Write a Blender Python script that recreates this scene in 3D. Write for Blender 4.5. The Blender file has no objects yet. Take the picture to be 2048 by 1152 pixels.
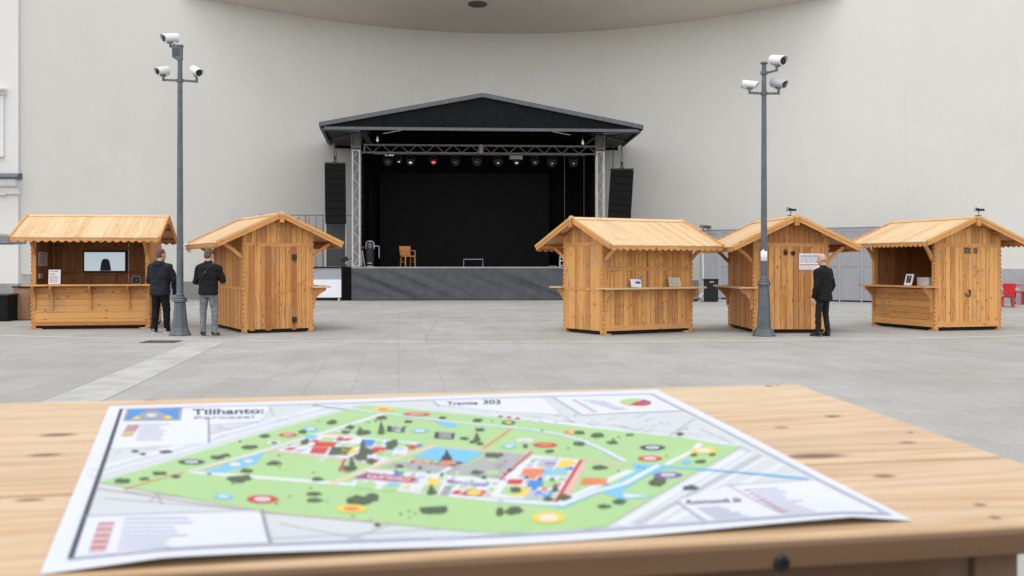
import bpy, bmesh, math, random
from mathutils import Vector, Matrix, noise
V = Vector
rnd = random.Random(7)
scene = bpy.context.scene
COL = scene.collection
F, H, EYE = 2156.0, 527.0, 1.52
R = math.radians


def P(px, py, Y):
    return V(((px - 1024) * Y / F, Y, EYE - (py - H) * Y / F))


def G(px, py):
    Y = F * EYE / (py - H)
    return V(((px - 1024) * Y / F, Y, 0))


# ------------------------------------------------------------------ materials
class NT:
    def __init__(self, name):
        self.m = bpy.data.materials.new(name)
        self.m.use_nodes = True
        self.t = self.m.node_tree
        self.b = self.t.nodes['Principled BSDF']

    def n(self, typ, **kw):
        nd = self.t.nodes.new(typ)
        for k, v in kw.items():
            if k.startswith('i_'):
                k = k[2:]
                nd.inputs[int(k) if k.isdigit() else k.replace('_', ' ')].default_value = v
            else:
                setattr(nd, k, v)
        return nd

    def l(self, a, b):
        self.t.links.new(a, b)

    def math(self, op, a, b=None, c=None):
        nd = self.n('ShaderNodeMath', operation=op)
        for i, x in enumerate((a, b, c)):
            if x is None:
                continue
            if isinstance(x, (int, float)):
                nd.inputs[i].default_value = x
            else:
                self.l(x, nd.inputs[i])
        return nd.outputs[0]

    def smooth(self, x, a, b, lo=0.0, hi=1.0):
        nd = self.n('ShaderNodeMapRange', interpolation_type='SMOOTHSTEP')
        self.l(x, nd.inputs['Value'])
        for k, v in (('From Min', a), ('From Max', b), ('To Min', lo), ('To Max', hi)):
            nd.inputs[k].default_value = v
        return nd.outputs['Result']

    def mix(self, f, a, b, blend='MIX'):
        nd = self.n('ShaderNodeMix', data_type='RGBA', blend_type=blend)
        for s, x in (('Factor', f), ('A', a), ('B', b)):
            i = 0 if s == 'Factor' else (6 if s == 'A' else 7)
            if isinstance(x, (int, float)):
                nd.inputs[i].default_value = x
            elif isinstance(x, tuple):
                nd.inputs[i].default_value = (*x[:3], 1)
            else:
                self.l(x, nd.inputs[i])
        return nd.outputs[2]

    def noise(self, vec, scale, detail=4, rough=.55, dims='3D'):
        nd = self.n('ShaderNodeTexNoise', noise_dimensions=dims)
        nd.inputs['Scale'].default_value = scale
        nd.inputs['Detail'].default_value = detail
        nd.inputs['Roughness'].default_value = rough
        if vec is not None:
            self.l(vec, nd.inputs['Vector'])
        return nd.outputs['Fac']

    def mapping(self, vec, scale=(1, 1, 1), rot=(0, 0, 0), loc=(0, 0, 0)):
        nd = self.n('ShaderNodeMapping')
        self.l(vec, nd.inputs['Vector'])
        nd.inputs['Scale'].default_value = scale
        nd.inputs['Rotation'].default_value = rot
        nd.inputs['Location'].default_value = loc
        return nd.outputs[0]

    def bump(self, h, strength=.2, dist=.01):
        nd = self.n('ShaderNodeBump')
        self.l(h, nd.inputs['Height'])
        nd.inputs['Strength'].default_value = strength
        nd.inputs['Distance'].default_value = dist
        self.l(nd.outputs[0], self.b.inputs['Normal'])

    def coord(self, which='Object'):
        return self.n('ShaderNodeTexCoord').outputs[which]


def plain(name, c, rough=.6, metal=0, var=.12, vs=6.0, bump=0, bs=60., spec=.5, stretch=(1, 1, 1)):
    k = NT(name)
    co = k.mapping(k.coord(), scale=stretch)
    f = k.noise(co, vs, 5)
    d = tuple(x * (1 - var) for x in c)
    u = tuple(min(1, x * (1 + var)) for x in c)
    k.l(k.mix(k.smooth(f, .3, .7), d, u), k.b.inputs['Base Color'])
    k.b.inputs['Roughness'].default_value = rough
    k.b.inputs['Metallic'].default_value = metal
    k.b.inputs['Specular IOR Level'].default_value = spec
    if bump:
        k.bump(k.noise(co, bs, 3), bump, .004)
    return k.m


def wood(name, light, dark, knot=(.10, .04, .015), knots=.5, rough=.62, toneamt=1.0, points=None, weather=.7):
    """u runs along the grain in metres, v across; 'tone' varies per board"""
    k = NT(name)
    uv = k.coord('UV')
    fine = k.noise(k.mapping(uv, (3.0, 130, 1)), 1, 3, .6, '2D')
    mid = k.noise(k.mapping(uv, (1.1, 16, 1)), 1, 4, .55, '2D')
    warp = k.noise(k.mapping(uv, (.8, 5, 1)), 1, 3, .5, '2D')
    sp = k.n('ShaderNodeSeparateXYZ')
    k.l(uv, sp.inputs[0])
    ring = k.math('SINE', k.math('ADD', k.math('MULTIPLY', sp.outputs[1], 95.), k.math('MULTIPLY', warp, 34.)))
    g = k.math('ADD', k.math('MULTIPLY', fine, .35), k.math('ADD', k.math('MULTIPLY', mid, .55), k.math('MULTIPLY', ring, .09)))
    at = k.n('ShaderNodeAttribute', attribute_name='tone')
    tone = k.math('MULTIPLY', k.math('SUBTRACT', at.outputs['Fac'], .5), toneamt)
    fac = k.smooth(k.math('ADD', g, k.math('MULTIPLY', tone, .60)), .20, .80)
    colr = k.mix(fac, light, dark)
    wz = k.noise(k.coord('Object'), 1.7, 5, .65)
    wear = k.smooth(wz, .52, .74, 0, weather)
    colr = k.mix(wear, colr, k.mix(.55, colr, (.26, .22, .17)))
    # knots
    vo = k.n('ShaderNodeTexVoronoi', voronoi_dimensions='2D')
    k.l(k.mapping(uv, (4.6, 7.5, 1)), vo.inputs['Vector'])
    vo.inputs['Scale'].default_value = 1
    vo.inputs['Randomness'].default_value = 1
    sc = k.n('ShaderNodeSeparateColor')
    k.l(vo.outputs['Color'], sc.inputs[0])
    sel = k.math('GREATER_THAN', sc.outputs[0], 1 - knots * .6)
    kn = k.math('MULTIPLY', k.smooth(vo.outputs['Distance'], .13, .05), sel)
    halo = k.math('MULTIPLY', k.smooth(vo.outputs['Distance'], .30, .1), sel)
    colr = k.mix(k.math('MULTIPLY', halo, .45), colr, dark)
    colr = k.mix(k.math('MULTIPLY', kn, .85), colr, knot)
    if points:
        co = k.coord('UV')
        tot = None
        for (x, y, rx, ry) in points:
            a = k.mapping(co, (1 / rx, 1 / ry, 0), loc=(-x / rx, -y / ry, 0))
            ln = k.n('ShaderNodeVectorMath', operation='LENGTH')
            k.l(a, ln.inputs[0])
            m = k.smooth(k.math('ADD', ln.outputs['Value'], k.math('MULTIPLY', k.math('SUBTRACT', fine, .5), .3)), 1.0, .35)
            tot = m if tot is None else k.math('MAXIMUM', tot, m)
        colr = k.mix(k.math('MULTIPLY', tot, .9), colr, knot)
    k.l(colr, k.b.inputs['Base Color'])
    k.b.inputs['Roughness'].default_value = rough
    k.b.inputs['Specular IOR Level'].default_value = .3
    k.bump(g, .25, .003)
    return k.m


# ------------------------------------------------------------------ mesh builder
class MB:
    def __init__(self):
        self.v, self.f, self.m, self.uv, self.t = [], [], [], [], []

    def face(self, idx, uvs=None, mat=0, tone=.5):
        self.f.append(tuple(idx))
        self.uv.append(uvs or [(0, 0)] * len(idx))
        self.m.append(mat)
        self.t.append(tone)

    def prism(self, pts, O, ex, ey, th, grain='t', tone=None, mat=0, centred=False):
        """polygon pts (s,t) in the frame O,ex,ey, extruded by th along ex x ey"""
        O, ex, ey = V(O), V(ex), V(ey)
        n = ex.cross(ey).normalized()
        if tone is None:
            tone = rnd.random()
        ou, ov = rnd.random() * 40, rnd.random() * 40
        b = len(self.v)
        N = len(pts)
        o0 = O - n * th / 2 if centred else O
        for s, t in pts:
            self.v.append(o0 + ex * s + ey * t)
        for s, t in pts:
            self.v.append(o0 + ex * s + ey * t + n * th)
        uvp = [((t + ou, s + ov) if grain == 't' else (s + ou, t + ov)) for s, t in pts]
        self.face(range(b + N, b + 2 * N), uvp, mat, tone)
        self.face(range(b + N - 1, b - 1, -1), uvp[::-1], mat, tone)
        for i in range(N):
            j = (i + 1) % N
            u0, u1 = uvp[i], uvp[j]
            du, dv = abs(u1[0] - u0[0]), abs(u1[1] - u0[1])
            if du >= dv:
                q = [(u0[0], ov), (u1[0], ov), (u1[0], ov + th), (u0[0], ov + th)]
            else:
                q = [(ou, u0[1]), (ou, u1[1]), (ou + th * .3, u1[1]), (ou + th * .3, u0[1])]
            self.face((b + i, b + j, b + N + j, b + N + i), q, mat, tone)

    def box(self, c, s, rot=None, tone=None, mat=0):
        """box centred at c; grain along the longest side"""
        c = V(c)
        M = rot or Matrix.Identity(3)
        ax = [V(M.col[i]) for i in range(3)]
        order = sorted(range(3), key=lambda i: -s[i])
        a, bb, d = order
        ex, ey = ax[bb], ax[a]
        n = ex.cross(ey)
        th = s[d]
        w, h = s[bb] / 2, s[a] / 2
        self.prism([(-w, -h), (w, -h), (w, h), (-w, h)], c - n * th / 2, ex, ey, th, 't', tone, mat)

    def bar(self, p, q, w, h=None, tone=None, mat=0, up=(0, 0, 1)):
        p, q = V(p), V(q)
        d = q - p
        L = d.length
        z = d.normalized()
        x = V(up).cross(z)
        if x.length < 1e-4:
            x = V((1, 0, 0)).cross(z)
        x.normalize()
        y = z.cross(x)
        M = Matrix((x, y, z)).transposed()
        self.box((p + q) / 2, (w, h or w, L), M, tone, mat)

    def lathe(self, prof, O=(0, 0, 0), axis=(0, 0, 1), n=16, mat=0, rot=0., tone=.5, ref=None, sx=1., sy=1.):
        O, z = V(O), V(axis).normalized()
        x = V(ref) if ref else (V((1, 0, 0)) if abs(z.x) < .9 else V((0, 1, 0)))
        x = (x - z * x.dot(z)).normalized()
        y = z.cross(x)
        b = len(self.v)
        for (r, h) in prof:
            for i in range(n):
                a = rot + 2 * math.pi * i / n
                self.v.append(O + z * h + x * (r * sx * math.cos(a)) + y * (r * sy * math.sin(a)))
        K = len(prof)
        for k in range(K - 1):
            for i in range(n):
                j = (i + 1) % n
                self.face((b + k * n + i, b + k * n + j, b + (k + 1) * n + j, b + (k + 1) * n + i),
                          [(prof[k][1], i / n), (prof[k][1], (i + 1) / n), (prof[k + 1][1], (i + 1) / n), (prof[k + 1][1], i / n)], mat, tone)
        if prof[0][0] > 1e-5:
            self.face([b + i for i in range(n - 1, -1, -1)], None, mat, tone)
        if prof[-1][0] > 1e-5:
            self.face([b + (K - 1) * n + i for i in range(n)], None, mat, tone)

    def tube(self, pts, r, n=8, mat=0, tone=.5):
        pts = [V(p) for p in pts]
        rs = r if isinstance(r, (list, tuple)) else [r] * len(pts)
        b = len(self.v)
        prev = None
        for i, p in enumerate(pts):
            d = (pts[min(i + 1, len(pts) - 1)] - pts[max(i - 1, 0)]).normalized()
            if prev is None:
                x = V((0, 0, 1)).cross(d)
                if x.length < 1e-3:
                    x = V((1, 0, 0)).cross(d)
            else:
                x = prev - d * prev.dot(d)
            x.normalize()
            prev = x
            y = d.cross(x)
            for k in range(n):
                a = 2 * math.pi * k / n
                self.v.append(p + x * (rs[i] * math.cos(a)) + y * (rs[i] * math.sin(a)))
        for i in range(len(pts) - 1):
            for k in range(n):
                j = (k + 1) % n
                self.face((b + i * n + k, b + i * n + j, b + (i + 1) * n + j, b + (i + 1) * n + k), None, mat, tone)
        self.face([b + k for k in range(n - 1, -1, -1)], None, mat, tone)
        self.face([b + (len(pts) - 1) * n + k for k in range(n)], None, mat, tone)

    def cyl(self, p, q, r, n=12, mat=0, r2=None):
        p, q = V(p), V(q)
        self.lathe([(r, 0), (r if r2 is None else r2, (q - p).length)], p, q - p, n, mat)

    def ball(self, c, r, n=12, k=8, mat=0, rot=None):
        r = (r, r, r) if isinstance(r, (int, float)) else r
        c = V(c)
        b = len(self.v)
        M = rot or Matrix.Identity(3)
        for i in range(1, k):
            t = math.pi * i / k
            for j in range(n):
                a = 2 * math.pi * j / n
                self.v.append(c + M @ V((r[0] * math.sin(t) * math.cos(a), r[1] * math.sin(t) * math.sin(a), -r[2] * math.cos(t))))
        lo = len(self.v)
        self.v.append(c + M @ V((0, 0, -r[2])))
        self.v.append(c + M @ V((0, 0, r[2])))
        for i in range(k - 2):
            for j in range(n):
                q = (j + 1) % n
                self.face((b + i * n + j, b + i * n + q, b + (i + 1) * n + q, b + (i + 1) * n + j), None, mat)
        for j in range(n):
            q = (j + 1) % n
            self.face((lo, b + q, b + j), None, mat)
            self.face((lo + 1, b + (k - 2) * n + j, b + (k - 2) * n + q), None, mat)

    def capsule(self, p, q, r1, r2, n=12, mat=0):
        p, q = V(p), V(q)
        d = (q - p)
        L = d.length
        pr = []
        for i in range(5):
            a = math.pi / 2 * i / 4
            pr.append((r1 * math.sin(a), -r1 * math.cos(a)))
        for i in range(5):
            a = math.pi / 2 * i / 4
            pr.append((r2 * math.cos(a), L + r2 * math.sin(a)))
        pr[0] = (1e-6, pr[0][1])
        pr[-1] = (1e-6, pr[-1][1])
        self.lathe(pr, p, d, n, mat)

    def mesh(self, name, mats, smooth=None, recalc=True):
        me = bpy.data.meshes.new(name)
        me.from_pydata([tuple(v) for v in self.v], [], self.f)
        for m in (mats if isinstance(mats, (list, tuple)) else [mats]):
            me.materials.append(m)
        uvl = me.uv_layers.new(name='UVMap')
        at = me.attributes.new('tone', 'FLOAT', 'FACE')
        flat = []
        for u in self.uv:
            for a in u:
                flat += [a[0], a[1]]
        uvl.data.foreach_set('uv', flat)
        at.data.foreach_set('value', self.t)
        me.polygons.foreach_set('material_index', self.m)
        if recalc:
            bm = bmesh.new()
            bm.from_mesh(me)
            bmesh.ops.recalc_face_normals(bm, faces=bm.faces)
            bm.to_mesh(me)
            bm.free()
        if smooth is not None:
            me.shade_smooth()
            me.set_sharp_from_angle(angle=R(smooth))
        else:
            me.shade_flat()
        me.update()
        return me

    def obj(self, name, mats, parent=None, smooth=None, recalc=True, loc=None):
        o = bpy.data.objects.new(name, self.mesh(name, mats, smooth, recalc))
        COL.objects.link(o)
        if parent:
            o.parent = parent
        if loc is not None:
            o.location = loc
        return o


def _islands(self, name, mats, parent=None, smooth=None):
    """one object for each separate piece of the builder"""
    par = list(range(len(self.v)))

    def find(a):
        while par[a] != a:
            par[a] = par[par[a]]
            a = par[a]
        return a
    for f in self.f:
        r = find(f[0])
        for i in f[1:]:
            par[find(i)] = r
    groups = {}
    for k, f in enumerate(self.f):
        groups.setdefault(find(f[0]), []).append(k)
    out = []
    for ks in groups.values():
        b = MB()
        mp = {}
        for k in ks:
            ids = []
            for i in self.f[k]:
                if i not in mp:
                    mp[i] = len(b.v)
                    b.v.append(self.v[i])
                ids.append(mp[i])
            b.face(ids, self.uv[k], self.m[k], self.t[k])
        out.append(b.obj(name, mats, parent, smooth))
    return out


MB.objs = _islands


def bevel(o, w, seg=2):
    m = o.modifiers.new('Bevel', 'BEVEL')
    m.width = w
    m.segments = seg
    m.limit_method = 'ANGLE'
    return o


def tag(o, label=None, cat=None, group=None, kind=None):
    for k, v in (('label', label), ('category', cat), ('group', group), ('kind', kind)):
        if v:
            o[k] = v
    return o


def thing(name, label, cat, loc=(0, 0, 0), rotz=0., group=None):
    o = bpy.data.objects.new(name, None)
    o.empty_display_size = .2
    COL.objects.link(o)
    o.location = loc
    o.rotation_euler = (0, 0, rotz)
    return tag(o, label, cat, group)


def text_polys(s, size=1.0, bold=0.0):
    """triangles of a line of text, as 2-D points (baseline at 0)"""
    cu = bpy.data.curves.new('text', 'FONT')
    cu.body = s
    cu.size = size
    cu.offset = bold
    o = bpy.data.objects.new('text', cu)
    COL.objects.link(o)
    dg = bpy.context.evaluated_depsgraph_get()
    dg.update()
    me = bpy.data.meshes.new_from_object(o.evaluated_get(dg))
    vs = [v.co.xy.copy() for v in me.vertices]
    fs = [tuple(p.vertices) for p in me.polygons]
    bpy.data.objects.remove(o)
    bpy.data.curves.remove(cu)
    bpy.data.meshes.remove(me)
    return vs, fs


def remeshed(mb, voxel, amp=0., freq=6., smooth_it=6, seed=0, fold=(1, 1, 1)):
    """union of overlapping closed pieces as one smooth continuous skin"""
    me = mb.mesh('skin', [], None)
    o = bpy.data.objects.new('skin', me)
    COL.objects.link(o)
    m = o.modifiers.new('r', 'REMESH')
    m.mode = 'VOXEL'
    m.voxel_size = voxel
    s = o.modifiers.new('s', 'SMOOTH')
    s.factor = .5
    s.iterations = smooth_it
    dg = bpy.context.evaluated_depsgraph_get()
    dg.update()
    out = bpy.data.meshes.new_from_object(o.evaluated_get(dg))
    bpy.data.objects.remove(o)
    bpy.data.meshes.remove(me)
    if amp:
        off = V((seed * 3.1, seed * 1.7, seed))
        nv = [(v.co.copy(), v.normal.copy()) for v in out.vertices]
        for v, (c, nn) in zip(out.vertices, nv):
            q = V((c.x * fold[0], c.y * fold[1], c.z * fold[2])) * freq + off
            h = noise.noise(q) + .5 * noise.noise(q * 2.3)
            v.co = c + nn * (h * amp)
    out.shade_smooth()
    return out


def skin_obj(name, me, mat, parent):
    me.materials.clear()
    me.materials.append(mat)
    me.name = name
    o = bpy.data.objects.new(name, me)
    COL.objects.link(o)
    o.parent = parent
    return o


# ------------------------------------------------------------------ material set
M = {}
M['wall_wood'] = wood('pine_wall', (.65, .33, .105), (.395, .16, .046), knots=.42)
M['roof_wood'] = wood('pine_roof', (.60, .425, .245), (.47, .29, .135), knots=.12, knot=(.28, .13, .05), toneamt=.6)
M['trim_wood'] = wood('pine_trim', (.61, .305, .10), (.42, .17, .05), knots=.3)
M['inner_wood'] = wood('pine_inside_shade', (.42, .18, .06), (.26, .095, .03), knots=.3)  # darker than the wall pine: indoor shade is put into the colour
M['dark_under'] = plain('dark_underframe', (.012, .011, .010), .9)  # near-black, for the dark gap below the hut walls
M['plaster'] = None
M['steel_grey'] = plain('slate_paint', (.072, .088, .10), .45, 0, .18, 5, .15, 30)
M['white_paint'] = plain('white_paint', (.62, .615, .60), .35, 0, .05)
M['black_plastic'] = plain('black_plastic', (.008, .008, .009), .55, spec=.3)
M['glass_black'] = plain('lens_glass', (.01, .01, .012), .08, 0, .02)
M['iron'] = plain('black_iron', (.015, .014, .013), .55)
M['paper'] = plain('paper', (.80, .79, .82), .8, 0, .02)
M['ink'] = plain('ink', (.05, .05, .06), .8)
M['ink_grey'] = plain('grey_print', (.36, .36, .42), .8)
M['ink_blue'] = plain('blue_print', (.02, .12, .42), .6)
M['ink_orange'] = plain('orange_print', (.60, .22, .10), .7)
M['paper_yellow'] = plain('yellowish_paper', (.62, .56, .30), .8)
M['drape'] = plain('black_drape', (.0075, .0075, .008), .95, 0, .2, 4, spec=0)
M['screen_cloth'] = plain('charcoal_screen', (.0135, .0135, .0132), .9, 0, .06, 2, spec=0)
M['skirt'] = plain('grey_stage_skirt', (.078, .079, .085), .9, 0, .1, 3, .2, 90, spec=.2)
M['stage_black'] = plain('black_stage_paint', (.018, .018, .018), .7, spec=.1)
M['roof_sheet'] = plain('dark_roof_sheet', (.0125, .013, .0145), .8, 0, .12, 3, spec=0)
M['roof_edge'] = plain('grey_edge_profile', (.085, .09, .098), .5, .3)
M['alu'] = plain('aluminium_truss', (.48, .47, .455), .5, .1, .08, 9)
M['sleeve'] = plain('dark_sleeve', (.10, .092, .085), .6, .2, .25, 14)
M['dark_wood'] = wood('scarred_strip', (.50, .22, .065), (.32, .115, .03), knots=1.0)
M['alu_dull'] = plain('dull_truss', (.14, .13, .12), .6, .3, .15, 9)
M['speaker'] = plain('speaker_grille', (.008, .008, .008), .75, 0, .15, 30, spec=.08)
M['panel_grey'] = plain('light_grey_panel', (.30, .30, .325), .7, 0, .05)
M['panel_white'] = plain('white_panel', (.70, .70, .74), .6, 0, .03)
M['gate'] = plain('grey_gate_paint', (.27, .274, .282), .55, 0, .05, 2)
M['gate_frame'] = plain('pale_gate_frame', (.33, .34, .355), .5, .1, .05)
M['chair_wood'] = wood('beech_chair', (.42, .17, .045), (.28, .10, .025), knots=0)
M['red'] = plain('red_plastic', (.50, .012, .018), .4, 0, .1)
M['drain'] = plain('rusty_drain', (.085, .070, .055), .8, 0, .3, 20)
M['brown_panel'] = wood('brown_cabinet', (.30, .17, .095), (.22, .115, .06), knots=0)
M['lead'] = plain('lead_flashing', (.085, .10, .11), .5, .2)
M['stone_white'] = plain('pale_cornice', (.62, .61, .60), .8, 0, .05)
M['awning'] = plain('grey_canvas', (.24, .24, .24), .9, 0, .05)
M['bolt'] = plain('blackened_bolt', (.015, .014, .014), .4, .6)
# ------------------------------------------------------------------ ground
def ground_mat():
    k = NT('plaza_paving')
    co = k.coord()
    rot = k.mapping(co, rot=(0, 0, R(-96)))
    br = k.n('ShaderNodeTexBrick', offset=.37, offset_frequency=2, squash=1)
    k.l(rot, br.inputs['Vector'])
    for a, b in (('Scale', 1), ('Mortar Size', .005), ('Mortar Smooth', .3), ('Brick Width', 1.12), ('Row Height', .56), ('Bias', 0)):
        br.inputs[a].default_value = b
    br.inputs['Color1'].default_value = (.332, .327, .310, 1)
    br.inputs['Color2'].default_value = (.358, .353, .335, 1)
    br.inputs['Mortar'].default_value = (.29, .262, .205, 1)
    big = k.noise(co, .22, 5, .6)
    med = k.noise(k.mapping(co, (1, .6, 1)), 1.3, 6, .65)
    fine = k.noise(co, 38, 4, .7)
    c = k.mix(k.smooth(big, .35, .68), br.outputs['Color'], k.mix(1.0, br.outputs['Color'], (.88, .855, .825), 'MULTIPLY'))
    c = k.mix(k.smooth(med, .30, .75), k.mix(1.0, c, (.86, .855, .85), 'MULTIPLY'), c)
    c = k.mix(k.smooth(fine, .25, .75), k.mix(1.0, c, (.82, .82, .82), 'MULTIPLY'), k.mix(1.0, c, (1.14, 1.14, 1.14), 'MULTIPLY'))
    st = k.noise(k.mapping(co, (.9, .28, 1), (0, 0, .35)), .55, 6, .7)
    c = k.mix(k.smooth(st, .56, .74, 0, .6), c, k.mix(1.0, c, (.78, .765, .75), 'MULTIPLY'))
    # scattered spots of dirt and gum
    vo = k.n('ShaderNodeTexVoronoi')
    k.l(co, vo.inputs['Vector'])
    vo.inputs['Scale'].default_value = 2.2
    sc = k.n('ShaderNodeSeparateColor')
    k.l(vo.outputs['Color'], sc.inputs[0])
    sp = k.math('MULTIPLY', k.smooth(vo.outputs['Distance'], .075, .04), k.math('GREATER_THAN', sc.outputs[0], .86))
    c = k.mix(k.math('MULTIPLY', sp, .5), c, (.07, .068, .062))
    k.l(c, k.b.inputs['Base Color'])
    k.b.inputs['Roughness'].default_value = .82
    k.b.inputs['Specular IOR Level'].default_value = .3
    k.bump(k.math('ADD', fine, k.math('MULTIPLY', br.outputs['Fac'], -1.5)), .25, .004)
    return k.m


mb = MB()
mb.v = [V((-160, -40, 0)), V((160, -40, 0)), V((160, 220, 0)), V((-160, 220, 0))]
mb.face((0, 1, 2, 3))
tag(mb.obj('plaza_ground', ground_mat(), recalc=False), 'grey slab paving of the open square', 'paving', kind='structure')


def strip(name, pts, w, z, m, label):
    mb = MB()
    n = len(pts)
    for i, p in enumerate(pts):
        d = (V(pts[min(i + 1, n - 1)]) - V(pts[max(i - 1, 0)])).normalized()
        s = V((-d.y, d.x, 0)) * w / 2
        mb.v += [V((p[0], p[1], z)) + s, V((p[0], p[1], z)) - s]
    for i in range(n - 1):
        mb.face((2 * i, 2 * i + 1, 2 * i + 3, 2 * i + 2))
    o = mb.obj(name, m)
    for p in o.data.polygons:
        if p.normal.z < 0:
            p.flip()
    return tag(o, label, 'paving line', kind='structure')


line_m = plain('cream_stone_line', (.58, .53, .43), .8, 0, .16, 2.5, .1, 40)
c0 = V((.1, 53.2))
arc = [(c0.x + 32.35 * math.sin(a), c0.y - 32.35 * math.cos(a), 0) for a in [R(-32 + 64 * i / 48) for i in range(49)]]
strip('paving_line', arc, .11, .004, line_m, 'cream stone line curving across the square in front of the huts')
line2_m = plain('pale_stone_line', (.46, .44, .39), .8, 0, .16, 2.5, .1, 40)
strip('paving_line', [(-24, 29.6, 0), (-10, 29.2, 0), (2, 29.0, 0), (14, 28.9, 0), (26, 29.2, 0)], .09, .004, line2_m,
      'thin pale stone line crossing the square behind the huts')
band_m = plain('pale_paving_band', (.345, .339, .32), .82, 0, .14, 1.6, .12, 50)
strip('paving_band', [(-4.55, 9.0, 0), (-4.94, 12.8, 0), (-5.87, 20.8, 0)], .64, .0038, band_m, 'pale slab band running from the kerbless line towards the table')
joint_m = plain('sandy_joint', (.29, .245, .165), .9, 0, .2, 6)
for k_, (x0, y0, x1, y1) in enumerate([(-1.72, 21.05, -2.0, 28.9),]):
    strip('paving_joint', [(x0, y0, 0), ((x0 + x1) / 2, (y0 + y1) / 2, 0), (x1, y1, 0)], .016, .0035, joint_m, 'sand filled joint between rows of slabs')

mb = MB()
c = G(322, 684)
mb.box((0, 0, .006), (.66, .55, .012))
for i in range(9):
    mb.box((-.28 + i * .07, 0, .0145), (.03, .46, .006))
tag(mb.obj('drain_cover', M['drain'], loc=(c.x, c.y, 0)), 'brown rusty drain cover set in the paving in front of the lamp pole', 'drain cover')


# ------------------------------------------------------------------ curved building
def plaster_mat(name, c, warm):
    k = NT(name)
    co = k.coord()
    a = k.noise(co, .16, 4, .55)
    b = k.noise(k.mapping(co, (1.2, 1.2, .25)), .9, 5, .6)
    d = k.noise(co, 14, 5, .7)
    col = k.mix(k.smooth(a, .3, .72), c, warm)
    col = k.mix(k.smooth(b, .35, .8), col, k.mix(1.0, col, (.975, .973, .97), 'MULTIPLY'))
    run = k.noise(k.mapping(co, (3.2, 3.2, .10)), 1.0, 5, .6)
    col = k.mix(k.smooth(run, .60, .82, 0, .5), col, k.mix(1.0, col, (.93, .92, .905), 'MULTIPLY'))
    pat = k.noise(co, .75, 3, .5)
    col = k.mix(k.smooth(pat, .60, .66, 0, .35), col, k.mix(1.0, col, (1.045, 1.045, 1.04), 'MULTIPLY'))
    col = k.mix(k.smooth(d, .3, .7), k.mix(1.0, col, (.97, .97, .97), 'MULTIPLY'), col)
    k.l(col, k.b.inputs['Base Color'])
    k.b.inputs['Roughness'].default_value = .9
    k.b.inputs['Specular IOR Level'].default_value = .15
    k.bump(d, .12, .006)
    return k.m


plaster = plaster_mat('off_white_plaster', (.635, .617, .575), (.61, .592, .545))
plaster2 = plaster_mat('cream_facade_plaster', (.62, .61, .585), (.60, .59, .56))


def granite_mat():
    k = NT('granite_plinth')
    co = k.coord()
    a = k.noise(co, 22, 6, .75)
    b = k.noise(co, .9, 4, .6)
    c = k.mix(k.smooth(a, .35, .65), (.18, .178, .17), (.33, .325, .31))
    c = k.mix(k.smooth(b, .3, .7), c, k.mix(1.0, c, (.85, .85, .85), 'MULTIPLY'))
    k.l(c, k.b.inputs['Base Color'])
    k.b.inputs['Roughness'].default_value = .75
    return k.m


granite = granite_mat()
Y0, KW = 51.0, .029


def wy(x):
    return Y0 - KW * x * x


bld = thing('curved_building', 'tall off-white building with a concave plaster wall curving behind the stage under a soffit', 'building', (0, Y0, 0))


def wall_strip(mb, xs, z0, z1, front, back, tone=.5):
    """curved slab following the wall, from offset 'front' to 'back' behind the wall line"""
    b = len(mb.v)
    for x in xs:
        n = V((-2 * KW * x, -1, 0)).normalized()          # towards the square
        p = V((x, wy(x) - Y0, 0))
        for off in (front, -back):
            for z in (z0, z1):
                q = p + n * off
                mb.v.append(V((q.x, q.y, z)))
    N = len(xs)
    for i in range(N - 1):
        a, c = b + 4 * i, b + 4 * (i + 1)
        for (p, q) in ((0, 1), (1, 3), (3, 2), (2, 0)):
            mb.face((a + p, a + q, c + q, c + p), None, 0, tone)
    mb.face((b, b + 2, b + 3, b + 1))
    e = b + 4 * (N - 1)
    mb.face((e, e + 1, e + 3, e + 2))


xs = [-18.8 + 41.8 * i / 90 for i in range(91)]
mb = MB()
wall_strip(mb, xs, 0, 14.2, 0, .6)
mb.obj('wall', plaster, bld, smooth=30)
mb = MB()
wall_strip(mb, [x for x in xs if x < 10.2], 0, .76, .09, .1)
mb.obj('plinth', granite, bld, smooth=30)
mb = MB()
wall_strip(mb, [x for x in xs if x > 15.2], 0, 1.32, .08, .1)
mb.obj('plinth', plain('grey_base_render', (.33, .335, .345), .8, 0, .06), bld, smooth=30)
# soffit: sloping slab between the wall curve and a front edge
SZ, SS, SF = 12.40, .088, 45.2
mb = MB()
sx = [-14.3 + 28.6 * i / 60 for i in range(61)]
for x in sx:
    for (y, dz) in ((wy(x) + .3, 0), (SF, 0), (SF, .8), (wy(x) + .3, .8)):
        mb.v.append(V((x, y - Y0, SZ + SS * (Y0 - y) + dz)))
for i in range(60):
    a, c = 4 * i, 4 * (i + 1)
    for p in range(4):
        q = (p + 1) % 4
        mb.face((a + p, a + q, c + q, c + p))
mb.face((0, 1, 2, 3))
mb.face((240, 241, 242, 243))
mb.obj('soffit', plaster_mat('soffit_plaster', (.72, .67, .60), (.68, .63, .56)), bld, smooth=30)
d = V(((955 - 1024) / F, 1, (H - 8) / F))
t = (SZ + SS * Y0 - EYE) / (d.z + SS)
q = V((0, 0, EYE)) + d * t
mb = MB()
nrm = V((0, -SS, -1)).normalized()
mb.lathe([(.42, 0), (.42, .03), (.36, .04), (.33, .015), (.05, .012)], V((q.x, q.y - Y0, q.z)) - nrm * .0, nrm, 24)
mb.obj('ceiling_vent', plain('dark_vent_ring', (.10, .085, .08), .7), bld, smooth=40)

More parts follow.
